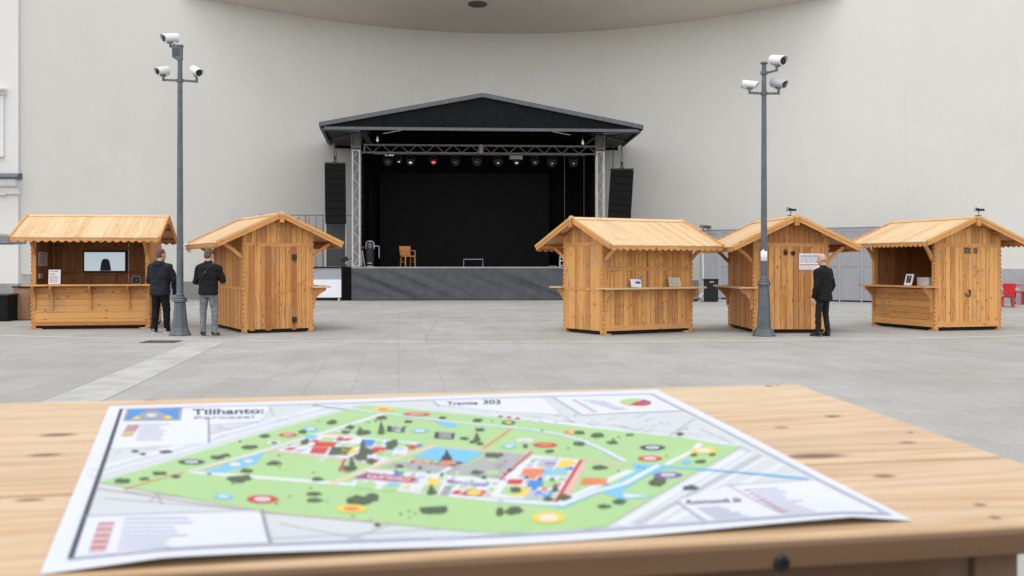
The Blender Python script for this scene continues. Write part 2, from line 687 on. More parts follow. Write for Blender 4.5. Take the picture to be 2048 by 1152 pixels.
# left facade block
fac = thing('pale_facade_building', 'cream rendered building with moulded window hoods at the left edge', 'building', (-18.64, 40.7, 0))
mb = MB()
mb.box((-7, 4, 7.5), (14, 8, 15))
mb.obj('wall', plaster2, fac)
mb = MB()
mb.box((-7, -.05, .38), (14.04, .1, .76))
mb.obj('plinth', granite, fac)
z = lambda py, Y=40.6: EYE + (H - py) * Y / F
x_ = lambda px, Y=40.6: (px - 1024) * Y / F + 18.64
# big hood over the lower window
mb = MB()
prof = [(0, z(390)), (-.12, z(388)), (-.16, z(376)), (-.34, z(372)), (-.42, z(362)), (-.42, z(359)), (0, z(359))]
mb.prism([(a, b) for a, b in prof], (-3.4, 0, 0), (0, 1, 0), (0, 0, 1), 3.4 + x_(38))
mb.obj('window_hood', M['stone_white'], fac)
mb = MB()
prof = [(.02, z(359)), (-.5, z(359)), (-.54, z(356)), (-.38, z(354)), (-.34, z(350)), (-.3, z(347.5)), (.02, z(346))]
mb.prism([(a, b) for a, b in prof], (-3.45, 0, 0), (0, 1, 0), (0, 0, 1), 3.45 + x_(42))
mb.obj('lead_flashing', M['lead'], fac)
mb = MB()
mb.box(((-3.2 + x_(11)) / 2, -.06, z(386.5)), (x_(11) + 3.2, .14, .14))
mb.obj('window_head', M['stone_white'], fac)
# upper window
mb = MB()
prof = [(.02, z(190)), (-.08, z(189)), (-.12, z(184)), (-.28, z(181)), (-.3, z(178)), (.02, z(177))]
mb.prism(prof, (-3.0, 0, 0), (0, 1, 0), (0, 0, 1), 3.0 + x_(12))
mb.obj('window_hood', M['stone_white'], fac)
mb = MB()
for (a, b, c, d_) in ((x_(2), x_(6), 190, 311), (-2.6, -2.5, 190, 311)):
    mb.box(((a + b) / 2, -.03, (z(c) + z(d_)) / 2), (b - a, .08, z(c) - z(d_)))
mb.box(((x_(6) - 2.6) / 2, -.05, z(312)), (x_(6) + 2.6, .12, .06))
wf = mb.obj('window', M['stone_white'], fac)
mb = MB()
mb.box(((x_(2) - 2.5) / 2, -.012, (z(191) + z(310)) / 2), (x_(2) + 2.5 - .02, .02, z(191) - z(310)))
mb.obj('pane', plain('pale_blind_pane', (.60, .60, .66), .3, 0, .03), wf)

# ------------------------------------------------------------------ grey gates on the right
gt = thing('gate_wall', 'long grey panelled gate wall in front of the plaster wall on the right', 'gate', (0, 0, 0))
gp = [V((8.02, 46.3, 0)), V((8.85, 45.75, 0)), V((11.05, 44.35, 0)), V((13.05, 42.9, 0)), V((13.75, 42.35, 0)), V((15.4, 41.0, 0)), V((16.9, 42.9, 0))]
GH = 2.90
for a, b in zip(gp[:-1], gp[1:]):
    d = (b - a)
    L = d.length
    ex = d.normalized()
    nrm = ex.cross(V((0, 0, 1)))
    mb = MB()
    mb.prism([(.025, .06), (L - .025, .06), (L - .025, GH), (.025, GH)], a, ex, (0, 0, 1), .04)
    pan = mb.obj('panel', M['gate'], gt)
    mb = MB()
    for (s0, s1, z0, z1) in ((.03, .08, .08, GH - .02), (L - .08, L - .03, .08, GH - .02), (.08, L - .08, GH - .1, GH - .02), (.08, L - .08, .08, .16), (.08, L - .08, 1.40, 1.43)):
        mb.prism([(s0, z0), (s1, z0), (s1, z1), (s0, z1)], a + nrm * .041, ex, (0, 0, 1), .012)
    mb.obj('panel_frame', M['gate_frame'] if rnd.random() < .5 else M['gate'], pan)
mb = MB()
for a, b in zip(gp[:-1], gp[1:]):
    mb.bar(a + V((0, 0, GH + .03)), b + V((0, 0, GH + .03)), .09, .05)
mb.obj('top_rail', plain('dark_top_rail', (.17, .175, .185), .6), gt)
mb = MB()
for a, b in zip(gp[:-1], gp[1:]):
    mb.bar(a + V((0, .03, .03)), b + V((0, .03, .03)), .03, .05)
mb.obj('bottom_seal', M['dark_under'], gt)
for p in gp[1:-1]:
    mb = MB()
    n_ = V((-.55, -.83, 0))
    q = p + n_ * .05
    mb.cyl(q, q + V((0, 0, GH)), .03, 8)
    mb.obj('post', M['gate_frame'], gt, smooth=40)
# flood light box on the gate top
q = P(1411, 457, 45.7)
fl = thing('flood_light', 'small dark grey flood light box on top of the gate wall', 'light', (q.x, q.y, GH + .055), R(-20))
mb = MB()
mb.box((0, 0, .12), (.46, .26, .14), Matrix.Rotation(R(6), 3, 'Y'))
bevel(mb.obj('housing', plain('weathered_grey_metal', (.12, .12, .115), .6, 0, .3, 12), fl), .02)
mb = MB()
mb.box((-.1, 0, .025), (.05, .12, .05))
mb.box((.1, 0, .025), (.05, .12, .05))
mb.objs('bracket', M['iron'], fl)
mb = MB()
mb.box((.06, -.138, .12), (.28, .012, .09))
mb.obj('lens', M['glass_black'], fl)

# ------------------------------------------------------------------ bin and wheeled stand by the gate
q = G(1422, 603.5)
bn = thing('waste_bin', 'black square waste bin with a pale slot in front of the grey gate', 'bin', q, R(-12))
mb = MB()
mb.prism([(-.27, 0), (.27, 0), (.29, .86), (-.29, .86)], (0, .26, 0), (1, 0, 0), (0, 0, 1), .52)
bevel(mb.obj('body', plain('dark_bin', (.011, .013, .016), .6, spec=.2), bn), .02)
mb = MB()
mb.box((0, 0, .885), (.61, .55, .05))
bevel(mb.obj('lid', M['black_plastic'], bn), .015)
mb = MB()
mb.box((.04, -.268, .79), (.16, .014, .05))
mb.obj('slot', M['panel_grey'], bn)
q = G(1407, 603)
st = thing('wheeled_stand', 'white pole on a rounded wheeled base beside the black bin', 'stand', q, R(8))
mb = MB()
mb.cyl((0, 0, .12), (-.03, 0, 2.12), .026, 10)
st_p = mb.obj('pole', M['white_paint'], st, smooth=40)
mb = MB()
mb.cyl((-.012, 0, .84), (-.013, 0, .92), .04, 10)
mb.obj('clamp', M['gate_frame'], st_p, smooth=40)
mb = MB()
for sgn in (-1, 1):
    mb.lathe([(.05, -.03), (.15, -.03), (.165, -.01), (.165, .01), (.15, .03), (.05, .03)], (0, sgn * .1, .165), (0, 1, 0), 20)
mb.obj('wheel', M['white_paint'], st, smooth=40)
mb = MB()
mb.cyl((0, -.13, .165), (0, .13, .165), .03, 8)
mb.bar((-.42, 0, .06), (.1, 0, .16), .06, .05)
mb.box((-.36, 0, .06), (.2, .22, .10))
mb.obj('foot', M['iron'], st)

# ------------------------------------------------------------------ things by the left edge
q = G(14, 643)
bx = thing('black_cabinet', 'black lidded cabinet with two small silver latches at the left edge', 'cabinet', (q.x - .40, q.y + .3, 0))
mb = MB()
mb.box((-.12, 0, .35), (1.06, .6, .66))
bevel(mb.obj('body', plain('black_laminate', (.006, .006, .0065), .6, spec=.15), bx), .01)
mb = MB()
mb.box((-.12, 0, .70), (1.12, .64, .045))
bevel(mb.obj('lid', plain('worn_black_lid', (.035, .036, .037), .4), bx), .01)
for dx in (-.06, .17):
    mb = MB()
    mb.box((dx, -.308, .6), (.075, .02, .03))
    mb.obj('latch', M['alu'], bx)
for dx in (-.5, .26):
    mb = MB()
    mb.box((dx, 0, .012), (.1, .4, .024))
    mb.obj('foot', M['black_plastic'], bx)
q = G(52, 641)
bp_ = thing('brown_cabinet', 'brown wooden cabinet standing between the black cabinet and the hut with the screen', 'cabinet', (q.x + .04, q.y + .34, 0))
mb = MB()
for i in range(4):
    mb.box((-.32 + i * .205, -.0, .44), (.2, .5, .84))
mb.obj('body', M['brown_panel'], bp_)
mb = MB()
mb.box((-.01, 0, .89), (.88, .54, .04))
mb.obj('top', M['black_plastic'], bp_)
mb = MB()
mb.box((0, 0, .01), (.76, .44, .02))
mb.obj('base', M['black_plastic'], bp_)
gb = thing('grey_crate', 'plain grey crate standing on the brown cabinet', 'crate', (q.x + .08, q.y + .36, .911))
mb = MB()
mb.box((.02, 0, .155), (.62, .36, .31))
bevel(mb.obj('body', plain('grey_crate', (.34, .34, .36), .7), gb), .012)
mb = MB()
mb.box((.02, 0, .318), (.65, .39, .02))
mb.obj('lid', plain('grey_crate_lid', (.38, .38, .40), .7), gb)
# parasol whose rim reaches in from the left
pq = P(-62, 470, 29.5)
ps = thing('parasol', 'pale grey canvas parasol reaching in from the left edge', 'parasol', (pq.x, pq.y, 0))
mb = MB()
mb.lathe([(.03, 2.42), (.75, 2.36), (1.42, 2.29), (1.45, 2.27), (1.44, 2.06), (1.40, 2.06), (1.40, 2.25), (.75, 2.32), (.03, 2.38)], n=8, rot=R(22))
mb.obj('canopy', M['awning'], ps)
mb = MB()
mb.cyl((0, 0, .06), (0, 0, 2.41), .03, 10)
mb.obj('pole', M['gate_frame'], ps, smooth=40)
mb = MB()
mb.lathe([(.32, 0), (.32, .05), (.06, .09)], n=20)
mb.obj('base', M['steel_grey'], ps, smooth=40)


# ------------------------------------------------------------------ red furniture on the right
def red_chair(x, y, rot, label, s=1.0, group='red chairs beside the fifth hut'):
    t = thing('red_chair', label, 'chair', (x, y, 0), rot, group)
    t.scale = (s, s, s)
    mb = MB()
    mb.box((0, 0, .44), (.5, .48, .05))
    bevel(mb.obj('seat', M['red'], t), .012)
    mb = MB()
    mb.prism([(-.20, .47), (.20, .47), (.27, .98), (.22, 1.02), (-.22, 1.02), (-.27, .98)], (0, .26, 0), (1, 0, 0), V((0, .12, 1)), .04)
    bevel(mb.obj('backrest', M['red'], t), .012)
    for a in (-1, 1):
        for b in (-1, 1):
            mb = MB()
            mb.bar((a * .2, b * .19, 0), (a * .2, b * .19, .42), .07, .045)
            mb.obj('leg', M['red'], t)
    for a in (-1, 1):
        mb = MB()
        mb.bar((a * .27, -.2, .66), (a * .27, .24, .69), .05, .03)
        mb.bar((a * .27, -.18, .45), (a * .27, -.18, .65), .04, .03)
        mb.obj('armrest', M['red'], t)
    return t


q = G(2021, 615)
red_chair(q.x, q.y + .2, R(165), 'red plastic chair pushed behind the white round table by the fifth hut', .82)
q = G(2052, 609.5)
red_chair(q.x, q.y + .2, R(195), 'taller red plastic chair cut by the right edge of the view', 1.05)
q = G(2018, 613)
tb = thing('cafe_table', 'small round white cafe table on thin metal legs beside the red chairs', 'table', (q.x - .05, q.y - .1, 0))
mb = MB()
mb.lathe([(.33, .0), (.35, .012), (.35, .024), (.33, .03)], (0, 0, .60), n=28)
mb.obj('tabletop', M['white_paint'], tb, smooth=40)
for k_ in range(4):
    a = R(45 + 90 * k_)
    mb = MB()
    mb.tube([(.12 * math.cos(a), .12 * math.sin(a), .6), (.2 * math.cos(a), .2 * math.sin(a), .3), (.3 * math.cos(a), .3 * math.sin(a), 0)], .012, 6)
    mb.obj('leg', M['gate_frame'], tb, smooth=40)
q = G(2003, 612)
cc = thing('metal_cafe_chair', 'dark metal cafe chair with a slanted leg half hidden behind the fifth hut', 'chair', (q.x + .12, q.y, 0), R(60))
mb = MB()
mb.box((0, 0, .46), (.42, .42, .03))
mb.obj('seat', M['iron'], cc)
mb = MB()
for i in range(5):
    mb.box((0, .22 + i * .012, .58 + i * .07), (.40, .012, .045))
mb.obj('backrest', M['iron'], cc)
for a in (-1, 1):
    for b in (-1, 1):
        mb = MB()
        mb.tube([(a * .18, b * .18, .45), (a * .2, b * .24, 0)], .013, 6)
        mb.obj('leg', plain('brown_metal', (.12, .06, .05), .5) if a > 0 else M['iron'], cc, smooth=40)
# ------------------------------------------------------------------ stage
SO = V((-1.38, 44.6, 0))
SR = R(4)
SM = Matrix.Translation(SO) @ Matrix.Rotation(SR, 4, 'Z')


def onplane(Mw, px, py, axis, val):
    """local point where the ray through a pixel meets the local plane axis=val"""
    Mi = Mw.inverted()
    o = Mi @ V((0, 0, EYE))
    d = Mi.to_3x3() @ V(((px - 1024) / F, 1, (H - py) / F))
    t = (val - o[axis]) / d[axis]
    return o + d * t


def S(px, py, y=0.):
    return onplane(SM, px, py, 1, y)


def swing(o, base=SM):
    """places a top-level thing that was laid out in the stage's own frame"""
    o.matrix_basis = base @ o.matrix_basis
    return o


stage = thing('concert_stage', 'black open air concert stage with a gabled dark roof and aluminium truss', 'stage', SO, SR)
DZ = S(900, 533.5).z
XL, XR = S(703, 560).x, S(1213, 560).x
DEP = 4.6
mb = MB()
mb.box(((XL + XR) / 2, DEP / 2, DZ - .05), (XR - XL - .02, DEP, .1))
mb.obj('deck', M['stage_black'], stage)
mb = MB()
mb.box(((XL + XR) / 2, -.03, DZ - .028), (XR - XL, .05, .05))
mb.obj('deck_edge', plain('worn_grey_edge', (.28, .28, .29), .6), stage)
# skirt with diagonal folds
mb = MB()
nx, nz = 220, 34
for j in range(nz + 1):
    for i in range(nx + 1):
        u, w = i / nx, j / nz
        x = XL + (XR - XL) * u
        zz = .015 + (DZ - .07) * w
        xx = (x - XL)
        ph = xx * .75 + (1 - w) * (DZ) * -1.7
        k_ = noise.noise(V((ph * 1.15, xx * .22 + w * .7, 3.1)))
        k2 = noise.noise(V((xx * .8 + w * 1.1, w * 2.2, 8.)))
        amp = .085 * (.35 + .65 * math.sin(math.pi * min(1, w * 1.02)))
        mb.v.append(V((x, -.07 - amp * (k_ * 1.5 + .35 * noise.noise(V((ph * 3.1, w, 1.)))) - .02 * k2, zz)))
for j in range(nz):
    for i in range(nx):
        a = j * (nx + 1) + i
        mb.face((a, a + 1, a + nx + 2, a + nx + 1))
sk = mb.obj('skirt', M['skirt'], stage, smooth=60)
so = sk.modifiers.new('t', 'SOLIDIFY')
so.thickness = .006
mb = MB()
mb.box((XL + .03, DEP / 2 + .05, DZ / 2 - .05), (.03, DEP - .1, DZ - .12))
mb.box((XR - .03, DEP / 2 + .05, DZ / 2 - .05), (.03, DEP - .1, DZ - .12))
mb.objs('side_skirt', M['drape'], stage)
ZT = 6.75
mb = MB()
n = 60
for w in (0, 1):
    for i in range(n + 1):
        x = XL + .1 + (XR - XL - .2) * i / n
        mb.v.append(V((x, DEP - .12 + .03 * math.sin(i * 1.9), DZ + .005 + (ZT - DZ) * w)))
for i in range(n):
    mb.face((i, i + 1, n + 2 + i, n + 1 + i))
o = mb.obj('backdrop', M['drape'], stage, smooth=60)
o.modifiers.new('t', 'SOLIDIFY').thickness = .01
a, b = S(760, 345, DEP - .35), S(1098, 525, DEP - .35)
mb = MB()
mb.box(((a.x + b.x) / 2, DEP - .35, (a.z + DZ + .02) / 2), (b.x - a.x, .02, a.z - DZ - .02))
mb.obj('screen_cloth', M['screen_cloth'], stage)
for sx in (XL + .42, XR - .42):
    mb = MB()
    n = 30
    for w in (0, 1):
        for i in range(n + 1):
            mb.v.append(V((sx + .04 * math.sin(i * 1.7), .55 + (DEP - .8) * i / n, DZ + .005 + (ZT - DZ) * w)))
    for i in range(n):
        mb.face((i, i + 1, n + 2 + i, n + 1 + i))
    o = mb.obj('side_drape', M['drape'], stage, smooth=60)
    o.modifiers.new('t', 'SOLIDIFY').thickness = .01
# roof
XC = S(963, 250, -.9).x
pk, el, er = S(963, 187, -1.0), S(641, 240, -1.0), S(1284, 256, -1.0)
EZ = (el.z + er.z) / 2
HW = (er.x - el.x) / 2
XC = (el.x + er.x) / 2
RB = DEP + .35
for sgn, nm in ((-1, 'roof'), (1, 'roof')):
    mb = MB()
    e0, e1 = V((XC + sgn * HW, -1.0, EZ)), V((XC + sgn * (HW + .25), RB, EZ - .05))
    r0, r1 = V((XC, -1.0, pk.z)), V((XC, RB, pk.z - .05))
    dn = V((0, 0, -.09))
    mb.v = [e0, e1, r1, r0, e0 + dn, e1 + dn, r1 + dn, r0 + dn]
    for f in ((0, 1, 2, 3), (4, 5, 6, 7), (0, 1, 5, 4), (1, 2, 6, 5), (2, 3, 7, 6), (3, 0, 4, 7)):
        mb.face(f)
    mb.obj('roof', M['roof_sheet'], stage)
    mb = MB()
    mb.bar(e0 + V((0, -.03, -.06)), r0 + V((0, -.03, -.06)), .06, .17)
    mb.bar(e0 + V((sgn * .03, 0, -.07)), e1 + V((sgn * .03, 0, -.07)), .06, .19)
    mb.objs('roof_edge', M['roof_edge'], stage)
    # eave frame under the overhang
    mb = MB()
    ux = XC + sgn * (HW - .05)
    for y in (-.8, RB - .3):
        mb.bar((ux, y, EZ - .22), (XC + sgn * 4.95, y, EZ - .30), .07, .1)
    mb.bar((ux, -.8, EZ - .22), (ux + sgn * .2, RB - .3, EZ - .22), .07, .12)
    mb.bar((ux, -.8, EZ - .24), (XC + sgn * 4.95, 1.2, EZ - .30), .05, .06)
    mb.bar((XC + sgn * 4.95, .2, EZ - .30), (ux + sgn * .1, 3, EZ - .24), .05, .06)
    mb.obj('eave_frame', M['roof_edge'], stage)
    mb = MB()
    mb.v = [V((XC + sgn * (HW - .12), -.86, EZ - .12)), V((XC + sgn * (HW + .1), RB - .1, EZ - .17)), V((XC + sgn * 4.6, RB - .1, EZ - .17)), V((XC + sgn * 4.6, -.86, EZ - .12))]
    mb.v += [v + V((0, 0, -.02)) for v in mb.v[:4]]
    for f in ((0, 1, 2, 3), (4, 5, 6, 7), (0, 1, 5, 4), (1, 2, 6, 5), (2, 3, 7, 6), (3, 0, 4, 7)):
        mb.face(f)
    mb.obj('eave_lining', plain('grey_eave_lining', (.11, .11, .11), .9, spec=0), stage)
mb = MB()
nn = 11
for i in range(nn):
    x0, x1 = -HW + .22 + (2 * HW - .44) * i / nn, -HW + .22 + (2 * HW - .44) * (i + 1) / nn
    top = lambda x: EZ - .13 + (pk.z - EZ) * (1 - abs(x) / HW)
    pts = [(x0, EZ - .16), (x1 - .008, EZ - .16), (x1 - .008, top(x1))]
    if x0 < 0 < x1:
        pts.append((0, top(0)))
    pts.append((x0, top(x0)))
    mb.prism(pts, (XC, -.9, 0), (1, 0, 0), (0, 0, 1), .04)
mb.obj('gable_panel', M['roof_sheet'], stage)
mb = MB()
mb.prism([(-HW, EZ - .4), (HW, EZ - .4), (HW, EZ - .13), (0, pk.z - .17), (-HW, EZ - .13)], (XC, RB - .06, 0), (1, 0, 0), (0, 0, 1), .03)
mb.obj('rear_gable_cloth', M['drape'], stage)
mb = MB()
mb.box((XC, -.96, EZ - .215), (2 * HW - .3, .10, .12))
mb.obj('gable_beam', M['roof_edge'], stage)
mb = MB()
mb.box((XC, 2.3, EZ - .31), (9.4, 4.6, .03))
mb.obj('ceiling_cloth', M['drape'], stage)


def truss(mb, p, q, s, r=.024, rd=.012, step=None, up=(0, 0, 1), sides=(0, 2)):
    """square lattice girder of round tubes from p to q"""
    p, q = V(p), V(q)
    d = (q - p)
    L = d.length
    d.normalize()
    x = V(up).cross(d)
    if x.length < .01:
        x = V((1, 0, 0))
    x.normalize()
    y = d.cross(x)
    cs = [x * s / 2 + y * s / 2, -x * s / 2 + y * s / 2, -x * s / 2 - y * s / 2, x * s / 2 - y * s / 2]
    for c in cs:
        mb.cyl(p + c, q + c, r, 8)
    step = step or s * 1.05
    n = max(2, round(L / step))
    for sd in range(4):
        a, b = cs[sd], cs[(sd + 1) % 4]
        for i in range(n if sd in sides else 0):
            u, w = L * i / n, L * (i + 1) / n
            if i % 2:
                a2, b2 = b, a
            else:
                a2, b2 = a, b
            mb.cyl(p + a2 + d * u, p + b2 + d * w, rd, 6)
        for u in (0.02, L - .02):
            mb.cyl(p + a + d * u, p + b + d * u, r * .8, 6)


tl, tr = S(712.5, 533, .2), S(1200, 533, .2)
zt0 = S(712, 300, .2).z
for t_ in (tl, tr):
    mb = MB()
    truss(mb, (t_.x, .2, DZ), (t_.x, .2, zt0), .29, .030, .012, .36, sides=(2,))
    tw = mb.obj('tower', M['alu'], stage, smooth=40)
    mb = MB()
    mb.box((t_.x, .2, DZ + .012), (.42, .42, .024))
    mb.obj('base_plate', M['alu_dull'], tw)
    mb = MB()
    truss(mb, (t_.x, .2, zt0), (t_.x, .2, EZ - .2), .33, .03, .018, .3)
    mb.box((t_.x, .2, zt0 + .12), (.40, .40, .10))
    mb.box((t_.x, .2, zt0 + .62), (.44, .44, .08))
    mb.box((t_.x, .22, (zt0 + EZ) / 2 - .05), (.24, .20, EZ - zt0 - .2))
    mb.obj('sleeve_block', M['sleeve'], stage, smooth=40)
    mb = MB()
    truss(mb, (t_.x, DEP - .05, DZ), (t_.x, DEP - .05, EZ - .3), .28, .026, .013, .42)
    mb.obj('tower', M['stage_black'], stage, smooth=40)
ta, tb_ = S(728, 296, .2), S(1192, 296, .2)
zc = (S(728, 286, .2).z + S(728, 303, .2).z) / 2 - .06
mid = (ta.x + tb_.x) / 2
for (a, b) in ((ta.x, mid - .06), (mid + .06, tb_.x)):
    mb = MB()
    truss(mb, (a, .2, zc), (b, .2, zc), .32, .026, .013, .36, sides=(1,))
    mb.obj('front_truss', M['alu_dull'], stage, smooth=40)
mb = MB()
for x in (mid,):
    mb.box((x, .2, zc), (.11, .36, .40))
mb.bar((tl.x + .1, .2, zc - .16), (ta.x + .05, .2, zc - .16), .05, .05)
mb.bar((tr.x - .1, .2, zc - .16), (tb_.x - .05, .2, zc - .16), .05, .05)
mb.objs('truss_coupler', M['alu_dull'], stage)
LB = S(900, 309, .45).z
mb = MB()
mb.cyl((S(748, 300, .45).x, .45, LB), (S(1172, 300, .45).x, .45, LB), .022, 8)
for px in (790, 870, 955, 1040, 1110, 1150):
    x = S(px, 300, .45).x
    mb.cyl((x, .45, LB), (x, .34, zc - .14), .014, 6)
mb.obj('light_bar', M['alu_dull'], stage, smooth=40)
mb = MB()
for px in (1129, 1168):
    x = S(px, 400, .5).x
    mb.cyl((x, .5, DZ + .01), (x, .5, LB - .02), .012, 6)
mb.obj('hanging_cable', plain('dark_cable', (.05, .05, .05), .6), stage, smooth=40)

# stage lights: each hangs from the bar
lens_w = NT('lamp_lens_white')
lens_w.b.inputs['Base Color'].default_value = (.3, .3, .3, 1)
lens_w.b.inputs['Emission Color'].default_value = (1, .97, .93, 1)
lens_w.b.inputs['Emission Strength'].default_value = .22
lens_r = NT('lamp_lens_red')
lens_r.b.inputs['Base Color'].default_value = (.6, .02, .03, 1)
lens_r.b.inputs['Emission Color'].default_value = (1, .10, .12, 1)
lens_r.b.inputs['Emission Strength'].default_value = .45
lens_w, lens_r = lens_w.m, lens_r.m
lens_d = plain('dim_lens', (.06, .06, .065), .15, 0, .1)
can_m = plain('lamp_can', (.012, .012, .013), .6, spec=.2)


def stage_light(px, py, label, lens, r=.16, tilt=8, yaw=0, spot=None):
    p = S(px, py, .45)
    t = thing('stage_light', label, 'stage light', (p.x, p.y, p.z), 0, 'lamps on the stage light bar')
    mb = MB()
    Mr = Matrix.Rotation(R(yaw), 3, 'Z') @ Matrix.Rotation(R(tilt), 3, 'X')
    ax = Mr @ V((0, -1, 0))
    mb.lathe([(.06, -.2), (r * .85, -.14), (r, .02), (r, .12), (r * .84, .12), (r * .80, .06), (.02, .055)], (0, 0, 0), ax, 18)
    mb.obj('can', can_m, t, smooth=40)
    mb = MB()
    rr = (spot * .8 if spot else r * .5)
    q = ax * .07 + (V((0, 0, -.02)) if spot else V((0, 0, 0)))
    mb.ball(q, (rr, rr * .7, rr * .62), 14, 8)
    mb.obj('lens', lens, t, smooth=60)
    mb = MB()
    h = LB - p.z
    mb.tube([(-r - .02, 0, 0), (-r - .02, 0, h * .5), (-.03, 0, h - .05), (.03, 0, h - .05), (r + .02, 0, h * .5), (r + .02, 0, 0)], .014, 6)
    mb.lathe([(.045, -.03), (.045, .03)], (0, 0, h), (1, 0, 0), 10)
    mb.obj('yoke', M['iron'], t, smooth=40)
    swing(t)


stage_light(776, 324, 'dim stage lamp with a grey plate above it, first from the left tower', lens_d)
stage_light(798, 323, 'tiny lit white stage lamp between the first dim lamp and the bright one', lens_w, .085, 0, 0, .055)
stage_light(821, 324, 'bright white stage lamp next to the red one, on its left tower side', lens_w, .15, 10, 0, .085)
stage_light(867, 324, 'red lit stage lamp on the light bar', lens_r, .13, 4, 0, .105)
stage_light(911, 325, 'very dark stage lamp, next after the red lamp towards the middle', lens_d, .15)
stage_light(954, 324, 'dark stage lamp with a pale rim beneath the truss coupler', lens_d, .17)
stage_light(996, 325, 'dark stage lamp with a small glint, between the truss coupler and the grey box lamp', lens_w, .16, 8, 0, .05)
stage_light(1033, 325, 'lit stage lamp below the square grey box', lens_w, .12, 4, 0, .075)
stage_light(1070, 325, 'grey glassy stage lamp, next after the grey box towards the right tower', plain('grey_glass', (.22, .22, .23), .2, 0, .3, 40), .14)
stage_light(1104, 326, 'dark stage lamp with a faint spot, second from the right tower', lens_w, .17, 8, 0, .04)
stage_light(1147, 326, 'dark stage lamp under the pale bar end, nearest the right tower', lens_w, .16, 8, 0, .035)


def hung_box(px0, px1, py0, py1, name, label, cat, m, y=.45, dep=.2):
    a, b = S(px0, py0, y), S(px1, py1, y)
    t = thing(name, label, cat, ((a.x + b.x) / 2, y, (a.z + b.z) / 2))
    mb = MB()
    mb.box((0, 0, 0), (b.x - a.x, dep, a.z - b.z))
    bevel(mb.obj('housing', m, t), .01)
    mb = MB()
    mb.cyl((0, 0, (a.z - b.z) / 2), (0, 0, LB - (a.z + b.z) / 2 + .03), .02, 8)
    mb.obj('clamp', M['iron'], t)
    swing(t)


hung_box(1019, 1045, 311, 319, 'dimmer_box', 'flat grey dimmer box on the light bar above a lit lamp', 'box', plain('mid_grey_metal', (.16, .16, .16), .6))
hung_box(770, 788, 309, 312, 'led_batten', 'short pale light batten on the light bar above the first lamp', 'light', M['panel_white'], .47, .06)
for px, py, lb in ((755, 280, 'small white pendant bulb hanging under the stage gable near the left tower'), (1165.5, 286, 'small white pendant bulb hanging under the stage gable near the right tower')):
    p = S(px, py, -.55)
    t = thing('pendant_bulb', lb, 'lamp', p, 0, 'bulbs hanging under the stage gable')
    mb = MB()
    mb.ball((0, 0, 0), (.055, .055, .085), 12, 8)
    mb.obj('bulb', M['white_paint'], t, smooth=60)
    mb = MB()
    mb.cyl((0, 0, .07), (0, 0, EZ - .27 - p.z), .008, 6)
    mb.obj('cord', M['iron'], t)
    mb = MB()
    mb.cyl((0, 0, .06), (0, 0, .13), .03, 8)
    mb.obj('socket', M['alu'], t)
    swing(t)


# line arrays
def line_array(px0, px1, py0, py1, label, lean, yaw, cx):
    a, b = S(px0, py0, -.1), S(px1, py1, -.1)
    w, h = (b.x - a.x), a.z - b.z
    t = thing('speaker_array', label, 'speaker', ((a.x + b.x) / 2, .2, a.z), 0, 'hanging speaker columns')
    n = 8
    for i in range(n):
        mb = MB()
        hh = h / n
        ang = R(lean)
        Mr = Matrix.Rotation(R(yaw), 3, 'Z') @ Matrix.Rotation(ang, 3, 'Y')
        c = Mr @ V((0, 0, -hh * (i + .5)))
        pts = [(-w / 2, -.26), (w / 2, -.26), (w / 2 - .05, .26), (-w / 2 + .05, .26)]
        mb.prism(pts, c - Mr @ V((0, 0, hh / 2 - .002)), Mr @ V((1, 0, 0)), Mr @ V((0, 1, 0)), hh - .004)
        ca = bevel(mb.obj('cabinet', M['speaker'], t), .008)
        mb = MB()
        mb.box(c + Mr @ V((0, -.272, 0)), (w - .03, .02, hh - .02), Mr)
        mb.obj('grille', plain('perforated_grille', (.0085, .0085, .0085), .75, 0, .35, 70, spec=.08) if i == 0 and cx < 0 else bpy.data.materials['perforated_grille'], ca)
    mb = MB()
    mb.box((0, 0, .03), (w * .96, .5, .05))
    mb.box((0, 0, .08), (.12, .4, .06))
    mb.obj('fly_frame', M['iron'], t)
    mb = MB()
    top = EZ - .2 - a.z
    mb.box((0, 0, .26), (.10, .08, .20))
    mb.cyl((-.03, 0, .1), (-.05, 0, .2), .012, 6)
    mb.cyl((.03, 0, .1), (.05, 0, .2), .012, 6)
    mb.obj('hoist_hook', M['iron'], t)
    mb = MB()
    mb.cyl((-.05, 0, .3), (0.01, 0, top), .013, 6)
    mb.cyl((.05, 0, .3), (-.01, 0, top), .013, 6)
    if cx > 0:
        mb.cyl((-.38, 0, .05), (-.33, 0, top), .018, 6)
    mb.obj('hoist_chain', M['iron'], t)
    swing(t)


line_array(648, 690, 327, 447, 'black speaker column hanging beside the stage, above the dark grey screen panel', -.6, 4, -1)
line_array(1223, 1269, 339, 452, 'black leaning speaker column hanging beside the stage above the gabled hut roof', 3.5, -6, 1)

# scaffold screen and side platform on the left of the stage
a, b = S(651, 440, .9), S(692, 533, .9)
t = thing('scaffold_screen', 'dark grey cloth panel between two pale poles under the hanging speaker', 'screen', ((a.x + b.x) / 2, .9, DZ))
w = b.x - a.x
mb = MB()
mb.box((0, .05, 1.05), (w - .08, .02, 2.06))
mb.obj('panel', plain('charcoal_panel', (.052, .053, .056), .9, 0, .06), t)
for sx in (-1, 1):
    mb = MB()
    mb.cyl((sx * w / 2, 0, 0), (sx * w / 2, 0, 2.2), .028, 8)
    mb.obj('pole', M['alu'], t, smooth=40)
mb = MB()
mb.bar((-w / 2, 0, 2.1), (w / 2, 0, 2.1), .05, .05)
mb.obj('top_rail', M['alu'], t)
swing(t)
x0, x1 = S(560, 533).x, S(684, 533).x
t = thing('side_platform', 'low side platform with a grey and white front panel left of the stage', 'platform', ((x0 + x1) / 2, 0, 0))
w = x1 - x0
